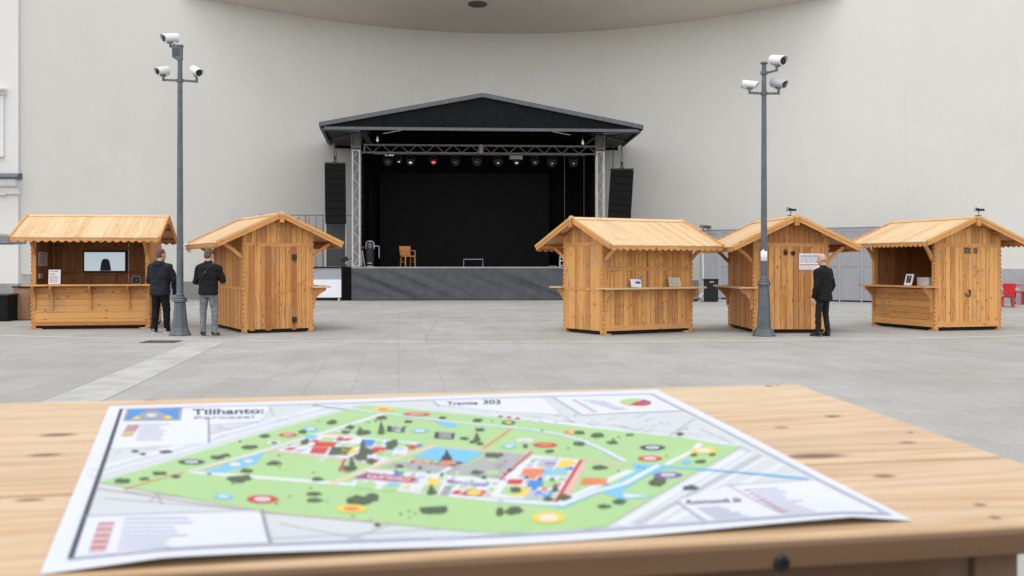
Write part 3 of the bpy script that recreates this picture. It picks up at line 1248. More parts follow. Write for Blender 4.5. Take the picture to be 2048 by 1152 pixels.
mb = MB()
mb.box((0, 1.4, DZ - .03), (w + .05, 2.9, .06))
mb.obj('deck', M['stage_black'], t)
zz = S(640, 559).z
mb = MB()
mb.box((0, 0, (DZ - .07 + zz) / 2), (w - .06, .03, DZ - .07 - zz))
mb.obj('upper_panel', M['panel_grey'], t)
zb = S(640, 595).z
mb = MB()
mb.box((0, -.002, (zz + zb) / 2), (w - .06, .03, zz - zb))
mb.obj('lower_panel', M['panel_white'], t)
mb = MB()
mb.box((w / 2, .02, DZ / 2), (.05, .06, DZ - .06))
mb.box((0, .02, .10), (w, .06, .10))
mb.obj('frame', M['stage_black'], t)
for sx in (-1, 1):
    mb = MB()
    mb.cyl((sx * (w / 2 - .12), -.02, 0), (sx * (w / 2 - .12), -.02, .1), .045, 8)
    mb.obj('foot', M['alu'], t)
mb = MB()
mb.box((0, .5, .55), (w - .02, .03, 1.0))
mb.obj('back_cloth', M['drape'], t)
swing(t)
x0, x1 = S(684, 533).x, S(702, 533).x
t = thing('cable_column', 'narrow black cloth column between the side platform and the grey stage skirt', 'column', ((x0 + x1) / 2, .15, 0))
mb = MB()
mb.box((0, 0, DZ / 2), (x1 - x0 - .02, .4, DZ))
mb.obj('cover', M['drape'], t)
swing(t)
# work lamp in the corner at the tower foot
p = S(690, 533, .1)
t = thing('work_lamp', 'small black work lamp on a bracket at the foot of the left tower', 'lamp', (p.x - .05, .1, DZ))
mb = MB()
mb.box((0, 0, .05), (.2, .2, .1))
mb.bar((0, 0, .1), (.02, 0, .22), .03, .03)
mb.obj('base', M['iron'], t)
mb = MB()
mb.box((.04, -.02, .30), (.26, .12, .18), Matrix.Rotation(R(-25), 3, 'Y'))
bevel(mb.obj('head', M['black_plastic'], t), .01)
mb = MB()
mb.cyl((.1, 0, .25), (.34, 0, .36), .015, 6)
mb.obj('arm', M['iron'], t)
swing(t)
t = thing('steel_railing', 'thin grey steel railing with upright bars behind the hut left of the stage', 'railing', (0, 2.6, 0))
mb = MB()
xs_ = [S(px, 480, 2.6).x for px in (520, 536, 552, 567, 583, 598, 611, 618, 632, 646)]
zt_ = S(600, 430, 2.6).z
for i, x in enumerate(xs_):
    mb.cyl((x, 0, 0), (x, 0, zt_), .014 if i % 3 else .02, 6)
mb.obj('bars', M['alu_dull'], t, smooth=40)
mb = MB()
mb.bar((xs_[0], 0, zt_), (S(712, 430, 2.6).x, 0, zt_ - .02), .035, .035)
mb.bar((xs_[0], 0, zt_ - 1.0), (xs_[-1], 0, zt_ - 1.0), .025, .025)
mb.obj('top_rail', M['alu_dull'], t)
swing(t)

# ------------------------------------------------------------------ props on the stage
p = S(816, 531, .35)
t = thing('wooden_chair', 'orange brown wooden chair standing on the stage deck', 'chair', (p.x, .45, DZ), R(205))
mb = MB()
mb.box((0, 0, .44), (.46, .46, .04))
mb.obj('seat', M['chair_wood'], t)
mb = MB()
mb.prism([(-.23, .47), (.23, .47), (.25, .86), (-.25, .86)], (0, -.22, 0), (1, 0, 0), V((0, -.12, 1)), .03)
mb.obj('backrest', M['chair_wood'], t)
for a in (-1, 1):
    for b in (-1, 1):
        mb = MB()
        mb.bar((a * .21, b * .21, .42), (a * .22, b * (.24 if b > 0 else .30), 0), .045, .035)
        mb.obj('leg', M['chair_wood'], t)
for a in (-1, 1):
    mb = MB()
    mb.bar((a * .215, -.23, .2), (a * .215, .22, .2), .03, .025)
    mb.bar((a * .235, -.26, .68), (a * .235, .22, .66), .04, .03)
    mb.bar((a * .225, .2, .44), (a * .225, .2, .66), .04, .03)
    mb.obj('armrest', M['chair_wood'], t)
swing(t)
p = S(740, 531, .55)
t = thing('black_barrel', 'black barrel device with a chrome handle frame and side lever by the left tower', 'barrel', (p.x, .6, DZ))
mb = MB()
mb.lathe([(.17, 0), (.19, .02), (.19, .72), (.17, .76), (.03, .78)], n=24)
mb.obj('body', M['black_plastic'], t, smooth=40)
chrome = plain('chrome', (.42, .42, .45), .3, 1, .03)
mb = MB()
mb.tube([(-.17, -.05, .74), (-.16, -.05, 1.0), (-.1, -.05, 1.06), (.1, -.05, 1.06), (.16, -.05, 1.0), (.17, -.05, .74)], .02, 8)
mb.obj('handle', chrome, t, smooth=60)
mb = MB()
mb.lathe([(.12, 0), (.12, .2), (.09, .24)], (0, 0, .77), n=16)
mb.obj('cap', plain('steel_cap', (.08, .08, .09), .4, .5), t, smooth=40)
mb = MB()
mb.tube([(.15, -.05, .86), (.36, -.05, .86), (.37, -.05, .80), (.38, -.05, .36)], .018, 8)
mb.obj('lever', chrome, t, smooth=60)
mb = MB()
mb.box((0, -.19, .15), (.18, .02, .035))
mb.obj('badge_strip', chrome, t)
mb = MB()
mb.lathe([(.195, 0), (.195, .035)], (0, 0, .005), n=24)
mb.obj('base_ring', chrome, t, smooth=40)
mb = MB()
mb.lathe([(.06, 0), (.07, .05), (.03, .08)], (-.26, -.02, .80), (-.9, -.3, .1), n=12)
mb.obj('nozzle', plain('dark_red_knob', (.18, .03, .02), .5), t, smooth=40)
swing(t)
p = S(722, 532, .35)
t = thing('folded_easel', 'folded white easel leaning beside the left tower foot', 'easel', (p.x + .02, .5, DZ))
for dx, lx in ((-.06, -.02), (.02, .12)):
    mb = MB()
    mb.bar((dx, 0, .68), (lx, .05, 0), .03, .02)
    mb.obj('leg', M['white_paint'], t)
mb = MB()
mb.bar((-.05, .1, .66), (.04, .3, 0), .03, .02)
mb.obj('rear_leg', M['white_paint'], t)
swing(t)
a, b = S(927, 519, .7), S(965, 533, .7)
t = thing('wire_frame', 'low white rectangular wire frame standing mid stage', 'frame', ((a.x + b.x) / 2, .3, DZ))
w = b.x - a.x
mb = MB()
mb.tube([(-w / 2, 0, 0), (-w / 2, 0, .31), (w / 2, 0, .31), (w / 2, 0, 0)], .011, 6)
mb.tube([(-w / 2, .18, 0), (-w / 2, .0, .31)], .009, 6)
mb.tube([(w / 2, .18, 0), (w / 2, .0, .31)], .009, 6)
mb.obj('frame', plain('grey_white_tube', (.45, .45, .47), .5), t, smooth=60)
swing(t)
a = S(1123, 515, .3)
t = thing('white_stool', 'small white metal stool at the right side of the stage beside the hut', 'stool', (a.x + .1, .35, DZ))
for sx in (-1, 1):
    for sy in (-1, 1):
        mb = MB()
        mb.cyl((sx * .17, sy * .15, 0), (sx * .16, sy * .14, .4), .013, 6)
        mb.obj('leg', M['white_paint'], t)
mb = MB()
mb.box((0, 0, .41), (.37, .33, .025))
mb.box((0, -.16, .24), (.34, .02, .03))
mb.box((0, -.16, .05), (.34, .02, .02))
mb.obj('seat', M['white_paint'], t)
swing(t)
a = S(1105, 531, .3)
t = thing('orange_board', 'flat orange board lying on the deck beside the white stool', 'board', (a.x, .3, DZ))
mb = MB()
mb.box((0, 0, .03), (.30, .2, .035))
mb.obj('board', M['chair_wood'], t)
mb = MB()
for sx in (-1, 1):
    mb.box((sx * .1, 0, .006), (.03, .18, .012))
mb.objs('batten', M['iron'], t)
swing(t)
# ------------------------------------------------------------------ market huts
def scallop(w, h, per=.095, amp=.03, z0=0.):
    """outline of a board whose free edge (s = w) is scalloped"""
    pts = [(0, z0), (w, z0)]
    n = max(4, int((h - z0) / per))
    for i in range(n):
        for k in range(1, 5):
            u = (i + k / 4) / n
            pts.append((w + amp * abs(math.sin(math.pi * (k / 4))) - (.012 if k == 4 else 0), z0 + (h - z0) * u))
    pts.append((0, h))
    return pts


def planks(mb, s0, s1, bot, top, O, ex, th=.024, w=.115, gap=.008, bias=.5, spread=.95, apex=None):
    ex = V(ex)
    s = s0
    while s < s1 - .01:
        ww = w * rnd.uniform(.8, 1.25)
        e = min(s + ww, s1)
        if s1 - e < .05:
            e = s1
        a, b = s, e - gap
        pts = [(a, bot(a) if callable(bot) else bot), (b, bot(b) if callable(bot) else bot)]
        T = (lambda q: top(q) if callable(top) else top)
        pts.append((b, T(b)))
        if apex is not None and a < apex < b:
            pts.append((apex, T(apex)))
        pts.append((a, T(a)))
        mb.prism(pts, O, ex, (0, 0, 1), th, 't', min(1, max(0, bias + (rnd.random() - .5) * spread)))
        s = e


def hplanks(mb, s0, s1, z0, z1, O, ex, th=.024, w=.115, gap=.005, bias=.45, spread=.7):
    z = z0
    while z < z1 - .01:
        e = min(z + w * rnd.uniform(.9, 1.1), z1)
        if z1 - e < .05:
            e = z1
        mb.prism([(s0, z), (s1, z), (s1, e - gap), (s0, e - gap)], O, V(ex), (0, 0, 1), th, 's', min(1, max(0, bias + (rnd.random() - .5) * spread)))
        z = e


def kiosk(label, pos, rot, L, D, ZR, ZE, oL, oD, front='closed', back='closed', left='plain', right='plain', ch=.98, shelf=.32, backshelf=0, bias=.5, braces=(1, 1)):
    t = thing('market_hut', label, 'market hut', (pos[0], pos[1], 0), rot, 'pine market huts on the square')
    W = M['wall_wood']
    T = M['trim_wood']
    hx, hy = L / 2, D / 2
    rise = ZR - ZE
    run = hy + oD
    roofz = lambda y: ZE + rise * (1 - abs(y) / run) - .05       # underside of the boards
    ZB = .085
    zt = roofz(hy)
    # under-frame
    mb = MB()
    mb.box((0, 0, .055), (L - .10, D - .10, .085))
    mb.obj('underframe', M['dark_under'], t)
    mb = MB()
    for a in (-1, 1):
        for b in (-1, 1):
            mb.box((a * (hx - .10), b * (hy - .04), .012), (.20, .11, .024))
    mb.objs('foot_block', M['roof_wood'], t)
    mb = MB()
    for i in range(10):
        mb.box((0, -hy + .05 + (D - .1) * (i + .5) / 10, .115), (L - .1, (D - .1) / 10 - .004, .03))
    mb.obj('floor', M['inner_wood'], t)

    # long sides
    def long_side(sgn, style, shelf):
        O = V((-hx * -sgn, sgn * hy, 0)) if sgn > 0 else V((-hx, -hy, 0))
        ex = V((-1, 0, 0)) if sgn > 0 else V((1, 0, 0))
        nrm = V((0, sgn, 0))
        s0, s1 = .04, L - .04
        if style == 'open':
            mb = MB()
            hplanks(mb, s0, s1, ZB, ch - .03, O, ex, w=.145, bias=.38)
            lo = mb.obj('front_boarding', W, t)
            mb = MB()
            mb.prism([(s0, ZB), (s1, ZB), (s1, ZB + .09), (s0, ZB + .09)], O + nrm * .026, ex, (0, 0, 1), .02, 's')
            mb.obj('skirting', T, lo)
            mb = MB()
            mb.prism([(s0, zt - .21), (s1, zt - .21), (s1, zt - .005), (s0, zt - .005)], O, ex, (0, 0, 1), .03, 's')
            mb.obj('header_beam', T, t)
        else:
            mb = MB()
            planks(mb, s0, s1, ZB, ch - .03, O, ex, bias=bias)
            planks(mb, s0, s1, ch + .03, zt - .005, O, ex, bias=bias + .05)
            wl = mb.obj('wall', W, t)
            mb = MB()
            mb.prism([(s0, ch - .03), (s1, ch - .03), (s1, ch + .03), (s0, ch + .03)], O - nrm * .004, ex, (0, 0, 1), .04, 's')
            if style == 'shutter':
                mb.prism([(s0, ZB), (s1, ZB), (s1, ZB + .11), (s0, ZB + .11)], O + nrm * .026, ex, (0, 0, 1), .014, 's', .35)
                mb.prism([(s0, 1.36), (s1, 1.36), (s1, 1.44), (s0, 1.44)], O + nrm * .026, ex, (0, 0, 1), .016, 's', .6)
                mb.prism([(L / 2 - .03, ch + .04), (L / 2 + .03, ch + .04), (L / 2 + .03, zt - .02), (L / 2 - .03, zt - .02)], O + nrm * .028, ex, (0, 0, 1), .018, 't', .5)
                mb.prism([(s0, 1.27), (s1, 1.27), (s1, 1.275), (s0, 1.275)], O + nrm * .025, ex, (0, 0, 1), .004, 's', 1)
            if style == 'banded':
                for (a, b, c, d_) in ((.05, .75, 1.45, 1.455), (.05, .9, 1.22, 1.225), (.55, .56, 1.22, 1.85), (1.2, 1.9, 1.62, 1.625)):
                    if b < L:
                        mb.prism([(a, c), (b, c), (b, d_), (a, d_)], O + nrm * .024, ex, (0, 0, 1), .006, 's', 1)
            mb.objs('rail', T, wl)
        if shelf:
            mb = MB()
            c0, c1 = -.16, L + .16
            mb.prism([(c0, 0), (c1, 0), (c1, .04), (c0, .04)], O + V((0, 0, ch)) + nrm * (shelf + .02), ex, (0, 0, 1), .03, 's', .35)
            k_ = 3
            for i in range(k_):
                w_ = (shelf + .06) / k_
                mb.prism([(c0, -.04 + i * w_), (c1, -.04 + i * w_), (c1, -.04 + (i + 1) * w_ - .003), (c0, -.04 + (i + 1) * w_ - .003)], O + V((0, 0, ch + .038)), ex, nrm, .03, 's', .3)
            mb.obj('counter', M['roof_wood'] if style != 'open' else T, t)
            nb = [.05, L * .17, L * .5, L * .83] if style == 'open' and braces[1] else [.06, L - .06] if style == 'open' else [.03, L - .03]
            for s in nb:
                mb = MB()
                b = shelf - .03
                prof = [(0, ch - .55 if style == 'open' else ch - .45), (.05, ch - .55 if style == 'open' else ch - .45)]
                for i in range(7):
                    u = i / 6
                    prof.append((.05 + (b - .05) * u ** 1.5, (ch - .33) + (.27) * u ** .75))
                prof += [(b, ch - .002), (0, ch - .002)]
                mb.prism(prof, O + ex * s + nrm * .026, nrm, (0, 0, 1), .045, 't', .5, centred=True)
                mb.obj('counter_bracket', T, t)

    long_side(-1, front, shelf)
    long_side(1, back, backshelf)
    # gable walls
    for sgn, style in ((-1, left), (1, right)):
        O = V((sgn * hx, hy * (-sgn), 0))
        O = V((hx, -hy, 0)) if sgn > 0 else V((-hx, hy, 0))
        ex = V((0, 1, 0)) if sgn > 0 else V((0, -1, 0))
        nrm = V((sgn, 0, 0))
        band = min(zt - .12, 1.93)
        mb = MB()
        bs = bias + (.12 if style == 'door' else 0)
        planks(mb, .04, D - .04, ZB, band - .04, O, ex, bias=bs)
        planks(mb, .04, D - .04, band + .04, lambda s: roofz(s - hy) - .004, O, ex, bias=bs + .08, apex=hy)
        gw = mb.obj('gable_wall', W, t)
        mb = MB()
        mb.prism([(.04, band - .04), (D - .04, band - .04), (D - .04, band + .04), (.04, band + .04)], O - nrm * .002, ex, (0, 0, 1), .034, 's', .45)
        if style in ('plain', 'marked'):
            mb.prism([(.04, ZB), (D - .04, ZB), (D - .04, ZB + .12), (.04, ZB + .12)], O + nrm * .026, ex, (0, 0, 1), .012, 's', .35)
        if style == 'railed':
            mb.prism([(.04, ch - .03), (D - .04, ch - .03), (D - .04, ch + .03), (.04, ch + .03)], O + nrm * .02, ex, (0, 0, 1), .014, 's', .5)
        if style == 'marked':
            mb.prism([(.04, ch - .055), (D - .04, ch - .055), (D - .04, ch - .049), (.04, ch - .049)], O + nrm * .022, ex, (0, 0, 1), .004, 's', 1)
        mb.objs('rail', T, gw)
        if style == 'door':
            mb = MB()
            for (s, w_, tn) in ((.12, .12, .6), (D * .31, .13, 1.0), (D * .70, .10, 1.0)):
                mb.prism([(s, ZB - .03), (s + w_, ZB - .03), (s + w_, band - .03), (s, band - .03)], O + nrm * .026, ex, (0, 0, 1), .012, 't', tn)
            q0, q1 = V((D * .42, .74, 0)), V((D - .06, 1.22, 0))
            dd = (q1 - q0).normalized()
            pp = V((-dd.y, dd.x, 0)) * .012
            mb.prism([((q0 - pp).x, (q0 - pp).y), ((q1 - pp).x, (q1 - pp).y), ((q1 + pp).x, (q1 + pp).y), ((q0 + pp).x, (q0 + pp).y)], O + nrm * .028, ex, (0, 0, 1), .008, 's', .1)
            mb.objs('door_batten', M['dark_wood'], gw)
            for zz in (.28, 1.66):
                mb = MB()
                sc = D * .70 + .05
                mb.prism([(sc - .055, zz - .06), (sc + .055, zz - .06), (sc + .055, zz + .06), (sc - .055, zz + .06)], O + nrm * .04, ex, (0, 0, 1), .012)
                mb.cyl(O + nrm * .06 + ex * (sc - .01) + V((0, 0, zz - .08)), O + nrm * .06 + ex * (sc - .01) + V((0, 0, zz + .03)), .02, 8)
                mb.obj('hinge', M['iron'], gw)
    # posts with scalloped boards
    for a in (-1, 1):
        for b in (-1, 1):
            mb = MB()
            mb.box((a * (hx - .035), b * (hy - .035), (.02 + zt) / 2), (.07, .07, zt - .03))
            pr = scallop(.085, zt - .02, z0=.02)
            # board on the long face, free edge towards the outside
            mb.prism([(s - .085, z) for s, z in pr], (a * (hx + .012), b * (hy + .012), 0), (a, 0, 0), (0, 0, 1), .028, 't', .45, centred=True)
            mb.prism([(s - .085, z) for s, z in pr], (a * (hx + .014), b * (hy + .010), 0), (0, b, 0), (0, 0, 1), .028, 't', .55, centred=True)
            mb.obj('corner_post', T, t)
    # roof
    for sgn in (-1, 1):
        sl = math.hypot(run, rise)
        ey = V((0, -sgn * run, rise)).normalized()
        O = V((-(hx + oL), sgn * run, ZE))
        ex = V((1, 0, 0))
        n = ex.cross(ey)
        up = 1 if n.z > 0 else -1
        mb = MB()
        s = 0
        tot = L + 2 * oL
        while s < tot - .01:
            e = min(s + rnd.uniform(.11, .19), tot)
            if tot - e < .06:
                e = tot
            j = rnd.uniform(0, .006)
            tn = rnd.random()
            OO = O - n * up * .026 if up > 0 else O - n * up * .0
            mb.prism([(s, -j), (e - .003, -j), (e - .003, sl), (s, sl)], O - V((0, 0, .028)) if up > 0 else O, ex, ey, .026, 't', tn)
            s = e
        rf = mb.obj('roof', M['roof_wood'], t)
        # purlins and rafters below the boards
        mb = MB()
        for u in (.10, .5):
            c = O + ey * sl * u + V((hx + oL, 0, -.075))
            mb.box(c, (tot - .08, .06, .07))
        mb.objs('purlin', T, rf)
        mb = MB()
        pr = [(0, .0), (tot, 0)]
        nn = int(tot / .165)
        low = []
        for i in range(nn):
            for k in range(4):
                u = (i + k / 4) / nn
                low.append((tot * u, -.060 - .048 * math.sin(math.pi * k / 4)))
        low.append((tot, -.065))
        pts = low + [(tot, .0), (0, .0)]
        mb.prism(pts, (-(hx + oL), sgn * (run - .012), ZE - .012), (1, 0, 0), (0, 0, 1), .022, 's', .5, centred=True)
        mb.obj('scalloped_fascia', T, rf)
        # barge boards on both gables
        mb = MB()
        for a in (-1, 1):
            x = a * (hx + oL)
            for (off, hgt, th, tone) in ((.0, .12, .03, .45), (.018, .055, .024, .2)):
                p0 = V((x + a * off, sgn * (run + .01), ZE))
                d = ey
                nn_ = V((0, sgn * rise, run)).normalized()
                e2 = nn_
                t0 = .02 if off == 0 else .028
                pts = [(0, t0 - hgt), (sl, t0 - hgt), (sl, t0), (0, t0)]
                mb.prism(pts, p0, d, e2, th, 's', tone, centred=True)
        mb.objs('barge_board', T, rf)
    mb = MB()
    for a in (-1, 1):
        ang = math.atan2(rise, run)
        Mr = Matrix.Rotation(a * -ang, 3, 'X')
        mb.box((0, a * .062, ZR + .012 - .03 * 1), (L + 2 * oL + .05, .14, .022), Mr)
    mb.cyl((-(hx + oL + .045), 0, ZR + .0), (-(hx + oL - .02), 0, ZR + .0), .045, 10)
    mb.cyl(((hx + oL - .02), 0, ZR + .0), ((hx + oL + .045), 0, ZR + .0), .045, 10)
    mb.obj('ridge_cap', M['roof_wood'], t)
    mb = MB()
    mb.box((0, 0, ZR - .125), (L + 2 * oL + .09, .095, .16))
    mb.obj('ridge_beam', T, t)
    # braces carrying the overhang
    for sgn, on in ((-1, braces[0]), (1, braces[1])):
        if not on:
            continue
        for a in (-1, 1):
            mb = MB()
            x = a * (hx - .05)
            p0 = V((x, sgn * (hy + .02), zt - .56))
            p1 = V((x, sgn * (hy + oD - .20), roofz(hy + oD - .20) - .06))
            mid = (p0 + p1) / 2 + V((0, -sgn * .012, .012))
            mb.bar(p0, mid, .06, .07)
            mb.bar(mid, p1, .06, .07)
            mb.obj('roof_brace', T, t)
    # inner lining, so that open huts have an inside
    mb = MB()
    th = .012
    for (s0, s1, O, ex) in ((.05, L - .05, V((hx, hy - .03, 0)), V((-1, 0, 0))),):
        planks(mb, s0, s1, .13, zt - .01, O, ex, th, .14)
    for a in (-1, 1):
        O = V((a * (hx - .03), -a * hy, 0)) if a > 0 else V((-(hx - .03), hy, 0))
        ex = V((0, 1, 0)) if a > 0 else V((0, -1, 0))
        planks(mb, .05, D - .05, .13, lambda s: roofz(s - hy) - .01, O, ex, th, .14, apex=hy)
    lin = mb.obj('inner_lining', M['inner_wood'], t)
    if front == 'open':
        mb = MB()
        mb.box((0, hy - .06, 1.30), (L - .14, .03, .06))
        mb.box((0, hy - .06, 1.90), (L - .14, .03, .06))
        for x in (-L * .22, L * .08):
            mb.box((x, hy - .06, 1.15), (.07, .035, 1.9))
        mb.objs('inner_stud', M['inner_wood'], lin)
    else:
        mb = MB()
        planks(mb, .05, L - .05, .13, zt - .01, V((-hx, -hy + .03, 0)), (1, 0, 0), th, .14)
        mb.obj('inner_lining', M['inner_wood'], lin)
    return t, Matrix.Translation(V((pos[0], pos[1], 0))) @ Matrix.Rotation(rot, 4, 'Z')


K1, M1 = kiosk('open pine market hut with a television inside, at the left edge', (-9.956, 25.996), R(10.41), 2.56, 1.868, 2.682, 2.119, .322, .648,
               front='open', ch=1.0, shelf=.30)
K2, M2 = kiosk('closed pine market hut with black door hinges, beside the man in grey jeans', (-5.804, 24.989), R(-62.5), 2.836, 1.525, 2.621, 1.974, .283, .629,
               front='banded', right='door', ch=.98, shelf=0, backshelf=.34, bias=.62)
K3, M3 = kiosk('closed pine market hut with a leaflet and yellowish booklet on its counter', (2.588, 24.072), R(31.2), 2.41, 1.444, 2.508, 1.907, .315, .70,
               front='shutter', left='railed', ch=.97, shelf=.30, backshelf=.34, bias=.42)
K4, M4 = kiosk('pine market hut with a printed poster on its gable, behind the right lamp pole', (6.05, 24.70), R(-87.9), 2.287, 1.607, 2.543, 1.886, .428, .575,
               front='closed', right='bare', ch=.97, shelf=.30, bias=.78)
K5, M5 = kiosk('open pine market hut with a white picture stand on its counter, by the right edge', (10.032, 25.607), R(-74.2), 2.313, 1.733, 2.57, 2.011, .35, .463,
               front='open', right='marked', ch=.97, shelf=.28, bias=.45, braces=(1, 0))


# ------------------------------------------------------------------ things in and on the huts
def at_hut(o, Mw):
    o.matrix_basis = Mw @ o.matrix_basis
    return o


def text_into(mb, s, size, O, ex, ey, n, mat=0, bold=0., center=False, width=None):
    vs, fs = text_polys(s, 1.0, bold)
    w = max(v.x for v in vs)
    k_ = size if width is None else width / w
    O, ex, ey, n = V(O), V(ex), V(ey), V(n)
    sh = -w * k_ / 2 if center else 0
    b = len(mb.v)
    for v in vs:
        mb.v.append(O + ex * (v.x * k_ + sh) + ey * (v.y * size) + n)
    for f in fs:
        mb.face([b + i for i in f], None, mat)


def sheet(name, label, cat, c, w, h, ex, ey, lines, Mw, mats=None, th=.004, extra=None):
    """a printed sheet: centre c, axes ex (width) ey (height) in the hut frame"""
    ex, ey = V(ex).normalized(), V(ey).normalized()
    n = ex.cross(ey)
    t = thing(name, label, cat, V(c) - ey * h / 2)
    O = V((0, 0, 0))
    mb = MB()
    mb.prism([(-w / 2, 0), (w / 2, 0), (w / 2, h), (-w / 2, h)], O - n * th, ex, ey, th)
    mb.obj('sheet', (mats or {}).get('base', M['paper']), t)
    mb = MB()
    mt = [M['ink'], M['ink_grey'], M['ink_blue'], M['ink_orange'], M['paper']]
    for (x0, x1, y0, y1, m) in lines:
        b = len(mb.v)
        for (a, c_) in ((x0, y0), (x1, y0), (x1, y1), (x0, y1)):
            mb.v.append(O + ex * ((a - .5) * w) + ey * (c_ * h) + n * .0012)
        mb.face((b, b + 1, b + 2, b + 3), None, m)
    if extra:
        extra(mb, O, ex, ey, n)
    if mb.f:
        mb.obj('print', mt, t, recalc=False)
    return at_hut(t, Mw)


def text_lines(n, y0, y1, x0=.1, x1=.9, m=1, seed=1):
    r = random.Random(seed)
    out = []
    for i in range(n):
        y = y1 - (y1 - y0) * (i + .5) / n
        h = (y1 - y0) / n * .28
        x = x0
        e = x1 - r.random() * .2 * (x1 - x0)
        while x < e:
            w = r.uniform(.05, .16)
            out.append((x, min(x + w, e), y - h, y + h, m))
            x += w + .025
    return out


# hut 1
pl = -1.28 + .035
a, b = onplane(M1, 77, 504, 0, pl), onplane(M1, 95, 532, 0, pl)
sheet('notice', 'printed notice pinned on the inner side wall of the hut with the television', 'notice', ((a + b) / 2), abs(b.y - a.y), a.z - b.z, (0, 1, 0), (0, 0, 1),
      text_lines(2, .78, .92, .2, .8, 0, 1) + text_lines(8, .12, .72, .12, .88, 1, 2), M1)
a, b = onplane(M1, 76, 547, 0, pl), onplane(M1, 83, 557, 0, pl)
t = thing('wall_socket', 'small white socket box on the inner side wall below the notice', 'socket', (a + b) / 2)
mb = MB()
mb.box((.02, 0, 0), (.04, abs(b.y - a.y), a.z - b.z))
bevel(mb.obj('box', M['white_paint'], t), .008)
mb = MB()
mb.lathe([(.03, 0), (.03, .004)], (.041, 0, -.01), (1, 0, 0), 12)
mb.obj('outlet', M['ink_grey'], t)
at_hut(t, M1)
yb = 1.868 / 2 - .10
a, b = onplane(M1, 165, 501, 1, yb), onplane(M1, 253.5, 545, 1, yb)
t = thing('television', 'flat television showing a black head silhouette on the back wall of the open hut', 'television', ((a.x + b.x) / 2, yb, (a.z + b.z) / 2), 0)
w, h = b.x - a.x, a.z - b.z
mb = MB()
mb.box((0, .03, 0), (w, .05, h))
bevel(mb.obj('casing', M['black_plastic'], t), .008)
scr = NT('screen_blue')
scr.b.inputs['Base Color'].default_value = (.22, .28, .31, 1)
g_ = scr.noise(scr.coord(), 1.2, 2)
scr.l(scr.mix(g_, (.46, .56, .61), (.58, .66, .70)), scr.b.inputs['Emission Color'])
scr.b.inputs['Emission Strength'].default_value = .33
scr.b.inputs['Roughness'].default_value = .3
mb = MB()
mb.box((0, .002, 0), (w - .085, .004, h - .085))
mb.obj('screen', scr.m, t)
mb = MB()
hw_, hh_ = w * .115, h * .55
pts = []
for i in range(21):
    u = i / 20
    x = -hw_ + 2 * hw_ * u
    pts.append((x, -h / 2 + .046 + hh_ * (1 - abs(2 * u - 1) ** 3.6) ** .5 * .98 if 0 < u < 1 else -h / 2 + .046))
pts[0] = (-hw_ * 1.1, -h / 2 + .046)
pts[-1] = (hw_ * 1.1, -h / 2 + .046)
mb.prism([(x + .02, z_) for x, z_ in pts[::-1]][::-1], (0, 0, 0), (1, 0, 0), (0, 0, 1), .004)
o = mb.obj('silhouette', M['ink'], t)
mb = MB()
mb.box((0, .02, -h / 2 - .035), (w * .8, .10, .03))
mb.obj('shelf_bracket', M['inner_wood'], t)
at_hut(t, M1)
yc = -1.868 / 2 - .02
a, b = onplane(M1, 97, 539, 1, yc), onplane(M1, 121, 568, 1, yc)
sheet('standing_notice', 'white printed notice standing on the left end of the counter below the socket', 'notice', ((a.x + b.x) / 2, yc, 1.042 + (a.z - b.z) / 2), b.x - a.x, a.z - b.z, (1, .03, 0), (0, .12, 1),
      text_lines(1, .84, .92, .12, .8, 0, 4) + text_lines(1, .66, .74, .1, .6, 0, 5) + text_lines(5, .1, .6, .1, .9, 1, 6), M1)
a = onplane(M1, 273, 560, 1, yc)
t = thing('black_alarm_device', 'rounded black device with a pale rim on the counter below the television', 'device', (a.x, yc, 1.039))
mb = MB()
w, h = .20, .19
pts = []
for i in range(28):
    an = 2 * math.pi * i / 28
    cx, sx = math.cos(an), math.sin(an)
    pts.append((w / 2 * math.copysign(abs(cx) ** .6, cx) * (1.04 - .08 * sx), h / 2 + h / 2 * math.copysign(abs(sx) ** .6, sx)))
mb.prism(pts, (0, .05, 0), (1, 0, 0), (0, 0, 1), .10)
bevel(mb.obj('body', M['black_plastic'], t), .012)
mb = MB()
mb.tube([(p[0] * .94, -.052, .008 + p[1] * .92) for p in pts + pts[:1]], .006, 6)
mb.obj('rim', plain('pale_rim', (.32, .33, .33), .4), t, smooth=60)
mb = MB()
mb.box((.01, -.054, .09), (.035, .006, .008))
mb.obj('indicator', plain('yellow_mark', (.4, .34, .05), .5), t)
at_hut(t, M1)
# small sign hanging under the eave of hut 2
a = onplane(M2, 373, 493, 0, -2.836 / 2 - .26)
t = thing('hanging_sign', 'small pale printed sign hanging under a hut eave beside the left pole', 'sign', a - V((0, 0, .03)))
Mi = (M2.to_3x3().inverted())
ex = Mi @ V((1, 0, 0))
mb = MB()
mb.prism([(-.09, -.115), (.11, -.115), (.11, .105), (-.09, .105)], (0, 0, 0), ex, (0, 0, 1), .006)
mb.obj('plate', M['paper'], t)
mb = MB()
n_ = ex.cross(V((0, 0, 1)))
for i, (x0, x1) in enumerate(((-.06, .05), (-.07, .06), (-.07, .02), (-.07, .065))):
    zz = .06 - i * .035
    mb.prism([(x0, zz - .006), (x1, zz - .006), (x1, zz + .006), (x0, zz + .006)], n_ * .0065, ex, (0, 0, 1), .001)
mb.obj('print', M['ink_grey'], t)
mb = MB()
for s in (-.07, .07):
    mb.cyl(ex * s + V((0, 0, .10)), ex * s + V((0, 0, .15)), .004, 6)
mb.objs('hanger', M['iron'], t)
at_hut(t, M2)
